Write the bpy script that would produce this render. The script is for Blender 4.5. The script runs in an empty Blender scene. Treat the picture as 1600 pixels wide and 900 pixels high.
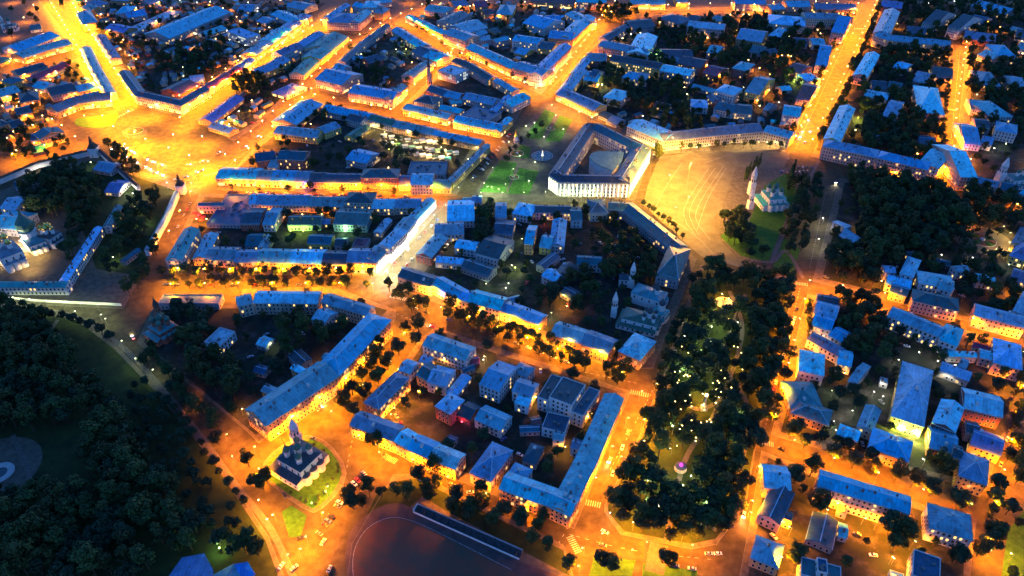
import bpy, bmesh, math, random
from mathutils import Vector, Matrix
import numpy as np
R = random.Random(7)
sc = bpy.context.scene
COL = sc.collection

# ------------------------------------------------------------------ camera, sky, sun, exposure
CAM_H, F, PITCH = 350.0, 1150.0, math.radians(37.0)
cam_d = bpy.data.cameras.new("camera")
cam_d.sensor_width = 36.0
cam_d.lens = 36.0 * F / 1600.0
cam_d.clip_start, cam_d.clip_end = 1.0, 20000.0
cam = bpy.data.objects.new("camera", cam_d)
cam.location = (0, 0, CAM_H)
cam.rotation_euler = (math.pi / 2 - PITCH, 0, 0)
COL.objects.link(cam)
sc.camera = cam
sc.render.resolution_x, sc.render.resolution_y = 1024, 576

SUN_EL, SUN_ROT = math.radians(0.5), math.radians(8.0)
w = bpy.data.worlds.new("World")
sc.world = w
w.use_nodes = True
nt = w.node_tree
nt.nodes.clear()
out = nt.nodes.new("ShaderNodeOutputWorld")
bg = nt.nodes.new("ShaderNodeBackground")
sky = nt.nodes.new("ShaderNodeTexSky")
sky.sky_type = 'NISHITA'
sky.sun_disc = False
sky.sun_elevation, sky.sun_rotation = SUN_EL, SUN_ROT
sky.ozone_density = 4.6
sky.air_density = 1.0
sky.dust_density = 0.3
nt.links.new(sky.outputs[0], bg.inputs[0])
bg.inputs[1].default_value = 0.15
nt.links.new(bg.outputs[0], out.inputs[0])

sun_d = bpy.data.lights.new("sun", 'SUN')       # the last cool glow from the western sky
sun_d.energy = 0.02
sun_d.angle = math.radians(40)
sun_d.color = (0.55, 0.75, 1.0)
sun = bpy.data.objects.new("sun", sun_d)
sun.rotation_euler = (math.radians(86), 0, math.radians(172))
COL.objects.link(sun)

sc.view_settings.view_transform = 'Standard'
sc.view_settings.look = 'None'
sc.view_settings.exposure = 3.7
sc.view_settings.gamma = 1.0
sc.cycles.max_bounces = 5
sc.cycles.diffuse_bounces = 2
sc.cycles.glossy_bounces = 2
sc.cycles.use_light_tree = True
sc.cycles.sample_clamp_indirect = 4.0
sc.cycles.use_denoising = True
EXPO = 2.0 ** sc.view_settings.exposure

# ------------------------------------------------------------------ survey: where a point of the photo lies in the town
CROPS = {'C1': (0, 0), 'C2': (400, 0), 'C3': (800, 0), 'C4': (1200, 0), 'C5': (0, 225), 'C6': (400, 225), 'C7': (800, 225), 'C8': (1200, 225),
         'D1': (0, 450), 'D2': (400, 450), 'D3': (800, 450), 'D4': (1200, 450), 'E1': (0, 675), 'E2': (400, 675), 'E3': (800, 675), 'E4': (1200, 675)}
CP, SP = math.cos(PITCH), math.sin(PITCH)

def gp(x, y, z=0.0):
    u, v = (x - 800) / F, (450 - y) / F
    dx, dy, dz = u, CP + v * SP, -SP + v * CP
    t = (z - CAM_H) / dz
    return Vector((dx * t, dy * t))

def proj(p, z=0.0):
    x, y, zz = p[0], p[1], z - CAM_H
    dep = y * CP - zz * SP
    up = y * SP + zz * CP
    return (800 + F * x / dep, 450 - F * up / dep, dep)

def parse(s, crop=None):
    pts = []
    for a in s.split():
        x, y = map(float, a.split(','))
        if crop:
            ox, oy = CROPS[crop]
            x, y = ox + x / 4, oy + y / 4
        pts.append((x, y))
    return pts

def W(s, z=0.0, crop=None):
    return [gp(x, y, z) for x, y in parse(s, crop)]

# ------------------------------------------------------------------ materials
def new_mat(name):
    m = bpy.data.materials.new(name)
    m.use_nodes = True
    n = m.node_tree
    return m, n, n.nodes["Principled BSDF"], n.links

def noise_mat(name, c1, c2, scale=0.3, rough=0.9, detail=5, coord='Object', spec=0.3, rnd=0.0, metallic=0.0, bump=0.0, c3=None):
    m, n, b, L = new_mat(name)
    tc = n.nodes.new("ShaderNodeTexCoord")
    nz = n.nodes.new("ShaderNodeTexNoise")
    nz.inputs['Scale'].default_value = scale
    nz.inputs['Detail'].default_value = detail
    nz.inputs['Roughness'].default_value = 0.65
    L.new(tc.outputs[coord], nz.inputs['Vector'])
    cr = n.nodes.new("ShaderNodeValToRGB")
    cr.color_ramp.elements[0].position, cr.color_ramp.elements[1].position = 0.32, 0.68
    cr.color_ramp.elements[0].color = (*c1, 1)
    cr.color_ramp.elements[1].color = (*c2, 1)
    if c3:
        e = cr.color_ramp.elements.new(0.5)
        e.color = (*c3, 1)
    L.new(nz.outputs['Fac'], cr.inputs[0])
    col = cr.outputs[0]
    if rnd:
        oi = n.nodes.new("ShaderNodeObjectInfo")
        mr = n.nodes.new("ShaderNodeMapRange")
        mr.inputs['To Min'].default_value, mr.inputs['To Max'].default_value = 1 - rnd, 1 + rnd
        L.new(oi.outputs['Random'], mr.inputs['Value'])
        h = n.nodes.new("ShaderNodeHueSaturation")
        L.new(mr.outputs[0], h.inputs['Value'])
        L.new(col, h.inputs['Color'])
        col = h.outputs[0]
    L.new(col, b.inputs['Base Color'])
    b.inputs['Roughness'].default_value = rough
    b.inputs['Metallic'].default_value = metallic
    b.inputs['Specular IOR Level'].default_value = spec
    if bump:
        bp = n.nodes.new("ShaderNodeBump")
        bp.inputs['Strength'].default_value = bump
        L.new(nz.outputs['Fac'], bp.inputs['Height'])
        L.new(bp.outputs[0], b.inputs['Normal'])
    return m

def roof_mat(name, col, seam=0.7, rough=0.5):
    """painted sheet roofing: standing seams along the slope, sheets of slightly different tone, streaks and rust"""
    m, n, b, L = new_mat(name)
    uv = n.nodes.new("ShaderNodeUVMap")
    sep = n.nodes.new("ShaderNodeSeparateXYZ")
    L.new(uv.outputs[0], sep.inputs[0])
    def math_(op, a, bb=None):
        q = n.nodes.new("ShaderNodeMath"); q.operation = op
        for i, s in enumerate((a, bb)):
            if s is None: continue
            if isinstance(s, (int, float)): q.inputs[i].default_value = s
            else: L.new(s, q.inputs[i])
        return q.outputs[0]
    su = math_('DIVIDE', sep.outputs[0], seam * 3)
    sv = math_('DIVIDE', sep.outputs[1], 4.3)
    fr = math_('FRACT', su)
    line = math_('LESS_THAN', fr, 0.12)
    cell = n.nodes.new("ShaderNodeCombineXYZ")
    L.new(math_('FLOOR', su), cell.inputs[0]); L.new(math_('FLOOR', sv), cell.inputs[1])
    oi = n.nodes.new("ShaderNodeObjectInfo")
    L.new(oi.outputs['Random'], cell.inputs[2])
    wn = n.nodes.new("ShaderNodeTexWhiteNoise"); L.new(cell.outputs[0], wn.inputs['Vector'])
    tc = n.nodes.new("ShaderNodeTexCoord")
    nz = n.nodes.new("ShaderNodeTexNoise"); nz.inputs['Scale'].default_value = 0.11; nz.inputs['Detail'].default_value = 7; nz.inputs['Roughness'].default_value = 0.7
    L.new(tc.outputs['Object'], nz.inputs['Vector'])
    v = math_('ADD', math_('MULTIPLY', wn.outputs[0], 0.34), math_('MULTIPLY', nz.outputs['Fac'], 1.1))
    v = math_('ADD', v, 0.28)
    v = math_('MULTIPLY', v, math_('SUBTRACT', 1.0, math_('MULTIPLY', line, 0.30)))
    v = math_('MULTIPLY', v, math_('ADD', math_('MULTIPLY', oi.outputs['Random'], 0.8), 0.6))
    mx = n.nodes.new("ShaderNodeMix"); mx.data_type = 'RGBA'; mx.blend_type = 'MULTIPLY'
    mx.inputs['Factor'].default_value = 1.0
    mx.inputs['A'].default_value = (*col, 1)
    L.new(v, mx.inputs['B'])
    n2 = n.nodes.new("ShaderNodeTexNoise"); n2.inputs['Scale'].default_value = 0.35; n2.inputs['Detail'].default_value = 6
    L.new(tc.outputs['Object'], n2.inputs['Vector'])
    rf = n.nodes.new("ShaderNodeMapRange"); rf.inputs['From Min'].default_value = 0.56; rf.inputs['From Max'].default_value = 0.66
    rf.inputs['To Max'].default_value = 0.55
    L.new(n2.outputs['Fac'], rf.inputs['Value'])
    m2 = n.nodes.new("ShaderNodeMix"); m2.data_type = 'RGBA'
    L.new(rf.outputs[0], m2.inputs['Factor']); L.new(mx.outputs['Result'], m2.inputs['A'])
    m2.inputs['B'].default_value = (0.13, 0.09, 0.07, 1)
    hv = n.nodes.new("ShaderNodeHueSaturation")
    wr = n.nodes.new("ShaderNodeTexWhiteNoise"); wr.noise_dimensions = '1D'; L.new(oi.outputs['Random'], wr.inputs['W'])
    L.new(math_('ADD', math_('MULTIPLY', wr.outputs[0], 0.07), 0.445), hv.inputs['Hue'])
    L.new(math_('ADD', math_('MULTIPLY', oi.outputs['Random'], 0.6), 0.62), hv.inputs['Saturation'])
    L.new(m2.outputs['Result'], hv.inputs['Color'])
    L.new(hv.outputs[0], b.inputs['Base Color'])
    b.inputs['Roughness'].default_value = rough
    b.inputs['Specular IOR Level'].default_value = 0.4
    bp = n.nodes.new("ShaderNodeBump"); bp.inputs['Strength'].default_value = 0.4; bp.inputs['Distance'].default_value = 0.1
    L.new(line, bp.inputs['Height']); L.new(bp.outputs[0], b.inputs['Normal'])
    return m

def emit_mat(name, col, s):
    m, n, b, L = new_mat(name)
    b.inputs['Base Color'].default_value = (0.02, 0.02, 0.02, 1)
    b.inputs['Emission Color'].default_value = (*col, 1)
    b.inputs['Emission Strength'].default_value = s / EXPO
    return m

def plain_mat(name, col, rough=0.5, metallic=0.0, spec=0.4, rnd=False):
    m, n, b, L = new_mat(name)
    b.inputs['Base Color'].default_value = (*col, 1)
    b.inputs['Roughness'].default_value = rough
    b.inputs['Metallic'].default_value = metallic
    b.inputs['Specular IOR Level'].default_value = spec
    return m

ROOF = {'b': roof_mat('roof_blue', (0.065, 0.31, 0.50)), 'd': roof_mat('roof_dark', (0.02, 0.075, 0.125)), 'l': roof_mat('roof_pale', (0.17, 0.50, 0.72)),
        't': roof_mat('roof_teal', (0.05, 0.22, 0.24)), 'g': roof_mat('roof_green', (0.03, 0.16, 0.10)), 'r': roof_mat('roof_red', (0.20, 0.05, 0.05)),
        'p': roof_mat('roof_violet', (0.12, 0.17, 0.36)), 'u': roof_mat('roof_ultramarine', (0.05, 0.10, 0.52))}
RW = {'b': 'blue', 'd': 'dark', 'l': 'pale', 't': 'teal', 'g': 'green', 'r': 'red', 'p': 'violet', 'u': 'ultramarine'}
def wm(k, c):
    d = tuple(x * 0.72 for x in c)
    return noise_mat('wall_' + k, d, c, 0.25, 0.9, rnd=0.12)
WALL = {'w': wm('white', (0.62, 0.62, 0.62)), 'c': wm('cream', (0.58, 0.49, 0.36)), 'y': wm('yellow', (0.62, 0.47, 0.12)), 'p': wm('pink', (0.58, 0.38, 0.33)),
        'r': wm('brick', (0.30, 0.10, 0.07)), 'o': wm('ochre', (0.50, 0.30, 0.13)), 'e': wm('grey', (0.35, 0.37, 0.40)), 'g': wm('mint', (0.38, 0.52, 0.44))}
WW = {'w': 'white', 'c': 'cream', 'y': 'yellow', 'p': 'pink', 'r': 'brick', 'o': 'ochre', 'e': 'grey', 'g': 'mint'}
TRIM = noise_mat('trim', (0.5, 0.48, 0.46), (0.65, 0.63, 0.6), 0.4)
GLASS = plain_mat('window_glass', (0.02, 0.025, 0.035), 0.12, 0, 0.6)
LITW = emit_mat('window_lit', (1.0, 0.62, 0.18), 2.2)
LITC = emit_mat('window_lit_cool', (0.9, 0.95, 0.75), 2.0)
SHOP = emit_mat('shopfront_lit', (1.0, 0.60, 0.18), 4.0)
RIDGE = noise_mat('ridge_metal', (0.30, 0.46, 0.58), (0.45, 0.62, 0.72), 0.6, 0.5)
CHIM = noise_mat('chimney_brick', (0.10, 0.08, 0.08), (0.22, 0.16, 0.14), 1.0)
ASPH = noise_mat('asphalt', (0.030, 0.024, 0.012), (0.090, 0.072, 0.034), 0.16, 0.85, 12)
PAVE = noise_mat('paving', (0.06, 0.050, 0.035), (0.15, 0.128, 0.09), 0.25, 0.9, 12)
YARD = noise_mat('yard', (0.010, 0.020, 0.010), (0.075, 0.068, 0.058), 0.09, 0.95, 10, c3=(0.022, 0.026, 0.018))
SQUARE = noise_mat('square_paving', (0.085, 0.075, 0.047), (0.155, 0.137, 0.088), 0.09, 0.85, 9)
LAWN = noise_mat('lawn_grass', (0.016, 0.075, 0.006), (0.05, 0.16, 0.014), 0.35, 0.95, 9, bump=0.5)
WILD = noise_mat('wild_grass', (0.008, 0.02, 0.005), (0.035, 0.055, 0.010), 0.12, 0.95, 9, bump=0.8)
GRAVEL = noise_mat('path_gravel', (0.08, 0.07, 0.055), (0.14, 0.125, 0.10), 0.5, 0.9)
GARDEN = noise_mat('garden_paving', (0.045, 0.04, 0.033), (0.10, 0.09, 0.075), 0.15, 0.9, 9)
PAINT = noise_mat('road_paint', (0.14, 0.135, 0.12), (0.42, 0.41, 0.38), 0.8)
BARK = noise_mat('bark', (0.04, 0.03, 0.02), (0.09, 0.07, 0.05), 2.0)
STEEL = plain_mat('lamp_post_paint', (0.12, 0.13, 0.13), 0.5)
SEAT = noise_mat('stand_seats', (0.03, 0.035, 0.04), (0.08, 0.085, 0.09), 0.8)
TRACK = noise_mat('running_track', (0.05, 0.035, 0.035), (0.09, 0.065, 0.06), 0.15)
PITCHM = noise_mat('worn_pitch', (0.17, 0.055, 0.028), (0.04, 0.062, 0.045), 0.05, 0.95, 6)
GOLD = plain_mat('gilding', (0.75, 0.5, 0.12), 0.25, 1.0)
DOMEG = noise_mat('dome_green', (0.03, 0.10, 0.075), (0.05, 0.16, 0.12), 0.5, 0.4)
DOMED = noise_mat('dome_dark', (0.03, 0.045, 0.05), (0.06, 0.08, 0.09), 0.5, 0.4)
CHURCHW = noise_mat('church_limewash', (0.55, 0.55, 0.54), (0.74, 0.73, 0.70), 0.3)
CHURCHR = noise_mat('church_brick', (0.28, 0.10, 0.07), (0.42, 0.18, 0.12), 0.3)
WOOD = noise_mat('dark_shingle', (0.05, 0.035, 0.03), (0.11, 0.08, 0.065), 0.8)
WATER = plain_mat('pool_water', (0.02, 0.05, 0.06), 0.05, 0, 0.5)
STONE = noise_mat('pale_stone', (0.35, 0.34, 0.32), (0.5, 0.48, 0.45), 0.6)
FLOWER = noise_mat('flower_bed', (0.05, 0.10, 0.03), (0.35, 0.08, 0.06), 0.9, 0.95, 8)
CANVAS = noise_mat('stall_canvas', (0.55, 0.55, 0.5), (0.75, 0.74, 0.7), 0.5)

# ------------------------------------------------------------------ mesh helpers
class MB:
    def __init__(s): s.v, s.f, s.m, s.uv = [], [], [], []
    def face(s, pts, m=0, uv=None):
        i = len(s.v); s.v += [tuple(p) for p in pts]; s.f.append(tuple(range(i, i + len(pts)))); s.m.append(m)
        s.uv += uv if uv else [(p[0], p[1]) for p in pts]
    def prism(s, ring, z0, z1, m=0, top=True, bottom=False):
        n = len(ring)
        for i in range(n):
            a, b = ring[i], ring[(i + 1) % n]
            L = math.hypot(b[0] - a[0], b[1] - a[1])
            s.face([(a[0], a[1], z0), (b[0], b[1], z0), (b[0], b[1], z1), (a[0], a[1], z1)], m, [(0, z0), (L, z0), (L, z1), (0, z1)])
        if top: s.face([(p[0], p[1], z1) for p in ring], m)
        if bottom: s.face([(p[0], p[1], z0) for p in reversed(ring)], m)
    def box(s, c, sx, sy, sz, rot=0.0, m=0, bottom=False):
        ca, sa = math.cos(rot), math.sin(rot)
        ring = [(c[0] + x * ca - y * sa, c[1] + x * sa + y * ca) for x, y in ((-sx / 2, -sy / 2), (sx / 2, -sy / 2), (sx / 2, sy / 2), (-sx / 2, sy / 2))]
        s.prism(ring, c[2], c[2] + sz, m, True, bottom)
    def lathe(s, c, prof, n=12, m=0, rot=0.0):
        for i in range(n):
            a0, a1 = rot + 2 * math.pi * i / n, rot + 2 * math.pi * (i + 1) / n
            for (r0, z0), (r1, z1) in zip(prof, prof[1:]):
                p = [(c[0] + r0 * math.cos(a0), c[1] + r0 * math.sin(a0), c[2] + z0), (c[0] + r0 * math.cos(a1), c[1] + r0 * math.sin(a1), c[2] + z0),
                     (c[0] + r1 * math.cos(a1), c[1] + r1 * math.sin(a1), c[2] + z1), (c[0] + r1 * math.cos(a0), c[1] + r1 * math.sin(a0), c[2] + z1)]
                if r1 < 1e-4: p = p[:3]
                elif r0 < 1e-4: p = [p[0], p[2], p[3]]
                s.face(p, m)
    def bar(s, a, b, r0, r1, n=5, m=0):
        a, b = Vector(a), Vector(b); d = (b - a).normalized()
        x = d.orthogonal().normalized(); y = d.cross(x)
        A = [a + (x * math.cos(t) + y * math.sin(t)) * r0 for t in (2 * math.pi * i / n for i in range(n))]
        B = [b + (x * math.cos(t) + y * math.sin(t)) * r1 for t in (2 * math.pi * i / n for i in range(n))]
        for i in range(n): s.face([A[i], A[(i + 1) % n], B[(i + 1) % n], B[i]], m)
    def mesh(s, name, mats):
        me = bpy.data.meshes.new(name)
        me.from_pydata(s.v, [], s.f)
        if not isinstance(mats, (list, tuple)): mats = [mats]
        for m in mats: me.materials.append(m)
        if len(mats) > 1: me.polygons.foreach_set('material_index', s.m)
        ul = me.uv_layers.new(name='UVMap')
        ul.data.foreach_set('uv', [c for u in s.uv for c in u])
        me.update()
        return me
    def build(s, name, mats, parent=None):
        if not s.f: return None
        o = bpy.data.objects.new(name, s.mesh(name, mats)); COL.objects.link(o)
        if parent: o.parent = parent
        return o

def tag(o, label=None, cat=None, group=None, kind=None):
    if label: o['label'] = label
    if cat: o['category'] = cat
    if group: o['group'] = group
    if kind: o['kind'] = kind
    return o
def thing(name, label, cat, loc=(0, 0, 0), rz=0.0, group=None):
    o = bpy.data.objects.new(name, None); COL.objects.link(o)
    o.empty_display_size = 2
    o.location = (loc[0], loc[1], loc[2] if len(loc) > 2 else 0.0); o.rotation_euler = (0, 0, rz)
    return tag(o, label, cat, group)
def copy_tree(o, parent=None):
    c = o.copy(); COL.objects.link(c)
    if parent: c.parent = parent
    for ch in o.children: copy_tree(ch, c)
    return c
def area2(r): return sum(r[i][0] * r[(i + 1) % len(r)][1] - r[(i + 1) % len(r)][0] * r[i][1] for i in range(len(r)))
def ccw(r): return r if area2(r) > 0 else r[::-1]
def offset(P, d):
    """open polyline moved sideways by d (left is positive), mitred"""
    out = []
    for i in range(len(P)):
        ns = []
        if i > 0: t = (P[i] - P[i - 1]).normalized(); ns.append(Vector((-t.y, t.x)))
        if i < len(P) - 1: t = (P[i + 1] - P[i]).normalized(); ns.append(Vector((-t.y, t.x)))
        n = ns[0] if len(ns) == 1 else (ns[0] + ns[1]).normalized()
        k = 1.0 / max(0.35, n.dot(ns[0]))
        out.append(P[i] + n * d * k)
    return out
def inset(ring, d):
    """closed ccw ring moved inward by d"""
    n = len(ring); o = []
    for i in range(n):
        a, b, c = Vector(ring[i - 1]), Vector(ring[i]), Vector(ring[(i + 1) % n])
        t0, t1 = (b - a).normalized(), (c - b).normalized()
        n0, n1 = Vector((-t0.y, t0.x)), Vector((-t1.y, t1.x))
        m = (n0 + n1).normalized()
        o.append(b + m * d / max(0.35, m.dot(n0)))
    return o
def inside(p, ring):
    c = False; n = len(ring); x, y = p[0], p[1]
    for i in range(n):
        a, b = ring[i], ring[i - 1]
        if (a[1] > y) != (b[1] > y) and x < (b[0] - a[0]) * (y - a[1]) / (b[1] - a[1]) + a[0]: c = not c
    return c
FOOT = []          # footprints of everything built, so that trees keep clear
def near_building(p, m=2.0):
    for (x0, y0, x1, y1, ring) in FOOT:
        if x0 - m < p[0] < x1 + m and y0 - m < p[1] < y1 + m:
            if inside(p, ring): return True
            for i in range(len(ring)):
                a, b = Vector(ring[i]), Vector(ring[i - 1]); ab = b - a
                t = max(0, min(1, (Vector((p[0], p[1])) - a).dot(ab) / max(1e-6, ab.length_squared)))
                if (a + ab * t - Vector((p[0], p[1]))).length < m: return True
    return False
def foot(ring):
    xs, ys = [p[0] for p in ring], [p[1] for p in ring]
    FOOT.append((min(xs), min(ys), max(xs), max(ys), [(p[0], p[1]) for p in ring]))
LIGHTS = [0]
# street lanterns throw their light sideways along the street (a bat-wing distribution), so the road is lit evenly between posts
IES = bpy.data.texts.new('street_lantern_distribution')
_va = [0, 10, 20, 30, 40, 50, 57, 63, 68, 73, 78, 83, 88, 90]
_cd = [100, 103, 114, 134, 170, 220, 250, 255, 225, 155, 80, 35, 8, 0]
IES.write('IESNA:LM-63-1995\nTILT=NONE\n1 1000 1 %d 1 1 2 0 0 0\n1 1 100\n%s\n0\n%s\n' % (len(_va), ' '.join(map(str, _va)), ' '.join(map(str, _cd))))
LANT = {}
def lantern(loc, col, power, parent=None, size=.3):
    key = (col, round(power, 1))
    if key not in LANT:
        d = bpy.data.lights.new('lantern', 'POINT'); d.color = col; d.energy = power / EXPO; d.shadow_soft_size = size
        d.use_nodes = True; n = d.node_tree; em = n.nodes['Emission']
        t = n.nodes.new('ShaderNodeTexIES'); t.mode = 'INTERNAL'; t.ies = IES; t.inputs['Strength'].default_value = IES_K
        n.links.new(t.outputs['Fac'], em.inputs['Strength']); LANT[key] = d
    o = bpy.data.objects.new('lantern', LANT[key]); COL.objects.link(o); o.location = loc
    if parent: o.parent = parent
    LIGHTS[0] += 1
    return o
IES_K = 0.045
def lamp_light(kind, loc, col, power, parent=None, size=0.3, cone=2.75, target=None, blend=0.6):
    d = bpy.data.lights.new('glow', kind)
    d.color = col; d.energy = power / EXPO
    if kind == 'SPOT': d.spot_size, d.spot_blend = cone, blend
    if kind in ('SPOT', 'POINT'): d.shadow_soft_size = size
    o = bpy.data.objects.new('glow', d); COL.objects.link(o)
    o.location = loc
    if target is not None: o.rotation_euler = (Vector(target) - Vector(loc)).to_track_quat('-Z', 'Y').to_euler()
    if parent: o.parent = parent
    LIGHTS[0] += 1
    return o

ORD = ['zeroth', 'first', 'second', 'third', 'fourth', 'fifth', 'sixth', 'seventh', 'eighth', 'ninth', 'tenth', 'eleventh', 'twelfth', 'thirteenth', 'fourteenth', 'fifteenth', 'sixteenth', 'seventeenth', 'eighteenth', 'nineteenth', 'twentieth'] + ['twenty-' + w_ for w_ in ('first', 'second', 'third', 'fourth', 'fifth', 'sixth', 'seventh', 'eighth', 'ninth')]
def cells(objs, big=12):
    """things of one big group: say in which part of the group each stands"""
    by = {}
    for o in objs: by.setdefault(o['group'], []).append(o)
    for grp, L in by.items():
        if len(L) <= big: continue
        pr = {o.name: proj(o.location) for o in L}
        xs, ys = sorted(p[0] for p in pr.values()), sorted(p[1] for p in pr.values())
        q = lambda a, v: 0 if v < a[len(a) // 3] else 1 if v < a[2 * len(a) // 3] else 2
        for o in L:
            p = pr[o.name]; c = ('far', 'middle', 'near')[q(ys, p[1])] + '-' + ('left', 'centre', 'right')[q(xs, p[0])]
            o['label'] = c + ' ' + o['label']
def ordinals(objs):
    by = {}
    for o in objs: by.setdefault(o['label'], []).append(o)
    for lab, L in by.items():
        if len(L) < 2 or len(L) > 28: continue
        L.sort(key=lambda o: proj(o.location)[0])
        for i, o in enumerate(L): o['label'] = ('leftmost ' if i == 0 else 'rightmost ' if i == len(L) - 1 else ORD[i + 1] + ' from left ') + lab

# ------------------------------------------------------------------ the ground: asphalt everywhere, raised kerbed blocks, lawns, paths
def sheet(name, ring, z, mat, kind='structure', kerb=0.0):
    ring = ccw([Vector(p[:2]) for p in ring])
    b = MB()
    if kerb: b.prism([(p.x, p.y) for p in ring], z - kerb, z)
    else: b.face([(p.x, p.y, z) for p in ring])
    o = b.build(name, mat)
    bm = bmesh.new(); bm.from_mesh(o.data)
    bmesh.ops.triangulate(bm, faces=[f for f in bm.faces if len(f.verts) > 4]); bm.to_mesh(o.data); bm.free()
    return tag(o, kind=kind)
sheet('ground', [(-5000, -1500), (5000, -1500), (5000, 9000), (-5000, 9000)], 0.0, ASPH)
def strip(name, P, width, z, mat, kind='structure'):
    A, B = offset(P, width / 2), offset(P, -width / 2)
    b = MB()
    for i in range(len(P) - 1): b.face([(*B[i], z), (*B[i + 1], z), (*A[i + 1], z), (*A[i], z)])
    return tag(b.build(name, mat), kind=kind)
def smooth(P, n=6):
    o = []
    for i in range(len(P) - 1):
        p0, p1, p2, p3 = P[max(0, i - 1)], P[i], P[i + 1], P[min(len(P) - 1, i + 2)]
        for k in range(n):
            t = k / n
            o.append(0.5 * ((2 * p1) + (p2 - p0) * t + (2 * p0 - 5 * p1 + 4 * p2 - p3) * t * t + (3 * p1 - p0 - 3 * p2 + p3) * t ** 3))
    return o + [P[-1]]

BLOCKS = """
0,0 62,0 118,72 100,82 0,105
0,122 125,90 168,160 95,180 85,205 0,240
110,0 545,0 500,35 330,140 285,183 218,165 165,90
310,193 345,160 420,112 500,62 548,55 470,132 400,197 365,220
505,38 560,5 625,0 640,15 590,45 555,52 510,50
490,138 545,75 605,42 700,85 655,128 612,166 575,162
625,170 705,93 830,148 795,205 770,213
690,0 940,0 925,50 885,95 845,148 710,82 640,35
955,45 1010,22 1330,15 1235,225 1225,235 1035,240 985,213 870,158 880,120
960,0 1332,0 1330,10 1000,18
1268,245 1375,0 1500,0 1485,90 1468,285 1440,292
1515,0 1600,0 1700,300 1500,292 1490,270 1508,100
338,297 405,222 485,155 760,225 712,306
312,303 700,314 597,430 255,428 262,410
735,320 985,322 1088,405 1020,575 965,578 618,449
240,478 375,478 380,452 520,448 618,485 617,500 470,640 405,692 380,668 215,535
545,678 600,612 655,532 680,512 985,612 897,826
1095,415 1245,435 1180,700 1165,790 1120,850 1080,858 970,835 945,800 945,790 1000,680 1030,600
1262,460 1360,478 1505,515 1620,550 1620,640 1565,690 1540,765 1425,740 1205,680
1312,278 1440,300 1500,320 1620,345 1620,532 1370,465 1270,440
1190,705 1270,735 1430,785 1525,812 1515,900 1150,930 1175,800
409,738 413,722 425,708 442,695 462,685 482,680 503,686 522,702 536,722 541,740 536,757 522,777 505,793 490,801 472,793 450,778 428,760 414,749
0,300 140,242 290,290 215,440 192,482 0,474
-60,462 50,482 120,497 180,540 250,610 340,720 420,840 455,930 -60,960
615,742 650,740 880,852 905,930 540,930 550,850
"""
KERB = noise_mat('kerb_stone', (0.12, 0.11, 0.09), (0.2, 0.18, 0.15), 0.8)
for ln in BLOCKS.strip().splitlines():
    ring = ccw(W(ln))
    sheet('pavement', ring, 0.13, PAVE, kerb=0.13)
    kb = MB(); q_ = inset(ring, -.2)
    for i in range(len(ring)):
        a, b, c, d = ring[i - 1], ring[i], q_[i], q_[i - 1]
        kb.face([(*d, .0), (*c, .0), (*c, .15), (*d, .15)]); kb.face([(*d, .15), (*c, .15), (*b, .15), (*a, .15)])
    tag(kb.build('kerb', KERB), kind='structure')
YARDS = """
0,125 118,97 155,158 90,172 80,195 0,230
120,5 510,5 330,125 285,160 228,140 175,85
320,190 420,118 500,70 470,125 400,190 365,210
500,135 550,80 605,50 685,88 650,122 605,158
640,165 705,103 810,148 785,200
700,5 925,10 915,50 875,90 830,135 720,78 650,32
970,45 1010,30 1315,22 1225,215 1035,225 985,200 880,150
1275,235 1385,5 1490,5 1475,90 1455,270
1525,5 1600,5 1700,285 1510,280
350,285 410,227 490,165 740,225 700,290
320,308 680,320 590,415 265,418
750,326 980,328 1075,405 1010,560 965,560 650,440
1280,460 1360,485 1505,525 1610,560 1610,635 1555,690 1530,755 1425,730 1220,675
1320,285 1440,310 1600,350 1600,520 1370,455 1285,435
1200,715 1270,745 1430,795 1510,820 1505,900 1165,920 1188,800
565,672 610,612 660,540 685,524 965,612 890,805
250,482 385,482 390,462 520,458 605,485 460,635 400,680 225,535
"""
for ln in YARDS.strip().splitlines(): sheet('courtyard', W(ln), 0.136, YARD)
# lawns and wild slopes
for ln in """820,216 851,171 868,177 845,218
852,220 875,180 895,187 875,222
748,300 782,250 808,255 790,302
792,303 812,262 842,268 826,304
800,245 815,225 830,232 826,248
415,737 420,722 445,699 465,690 482,686 500,691 518,706 530,724 534,740 529,756 516,774 500,789 489,795 474,787 452,773 430,756 418,746
928,870 993,876 985,910 918,910
1005,880 1090,892 1085,930 1000,930
480,806 455,790 440,800 452,840 470,838
1168,352 1165,330 1150,345 1125,370 1160,402 1200,410 1245,300 1230,270 1195,290
1205,425 1225,372 1250,390 1240,425
620,752 650,748 880,860 890,900 700,800
1100,420 1240,440 1178,700 1163,785 1118,842 1080,850 975,830 950,800 950,790 1005,680 1035,600
1575,830 1620,770 1620,930 1560,930
60,290 140,250 280,300 210,430 150,420 120,330
590,770 625,752 660,775 600,830 560,880 550,850
""".strip().splitlines(): sheet('lawn', W(ln), 0.142, WILD if ln[:8] in ('1100,420', '60,290 1', '590,770 ', '620,752 ') else LAWN)
sheet('riverbank_slope', W("-60,470 50,486 120,501 178,545 246,615 335,725 415,845 445,930 -60,960"), 0.142, WILD)
sheet('park_clearing', smooth(W("30,690 90,672 130,720 128,775 60,785 20,770 30,690"), 4), 0.15, WILD)
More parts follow.
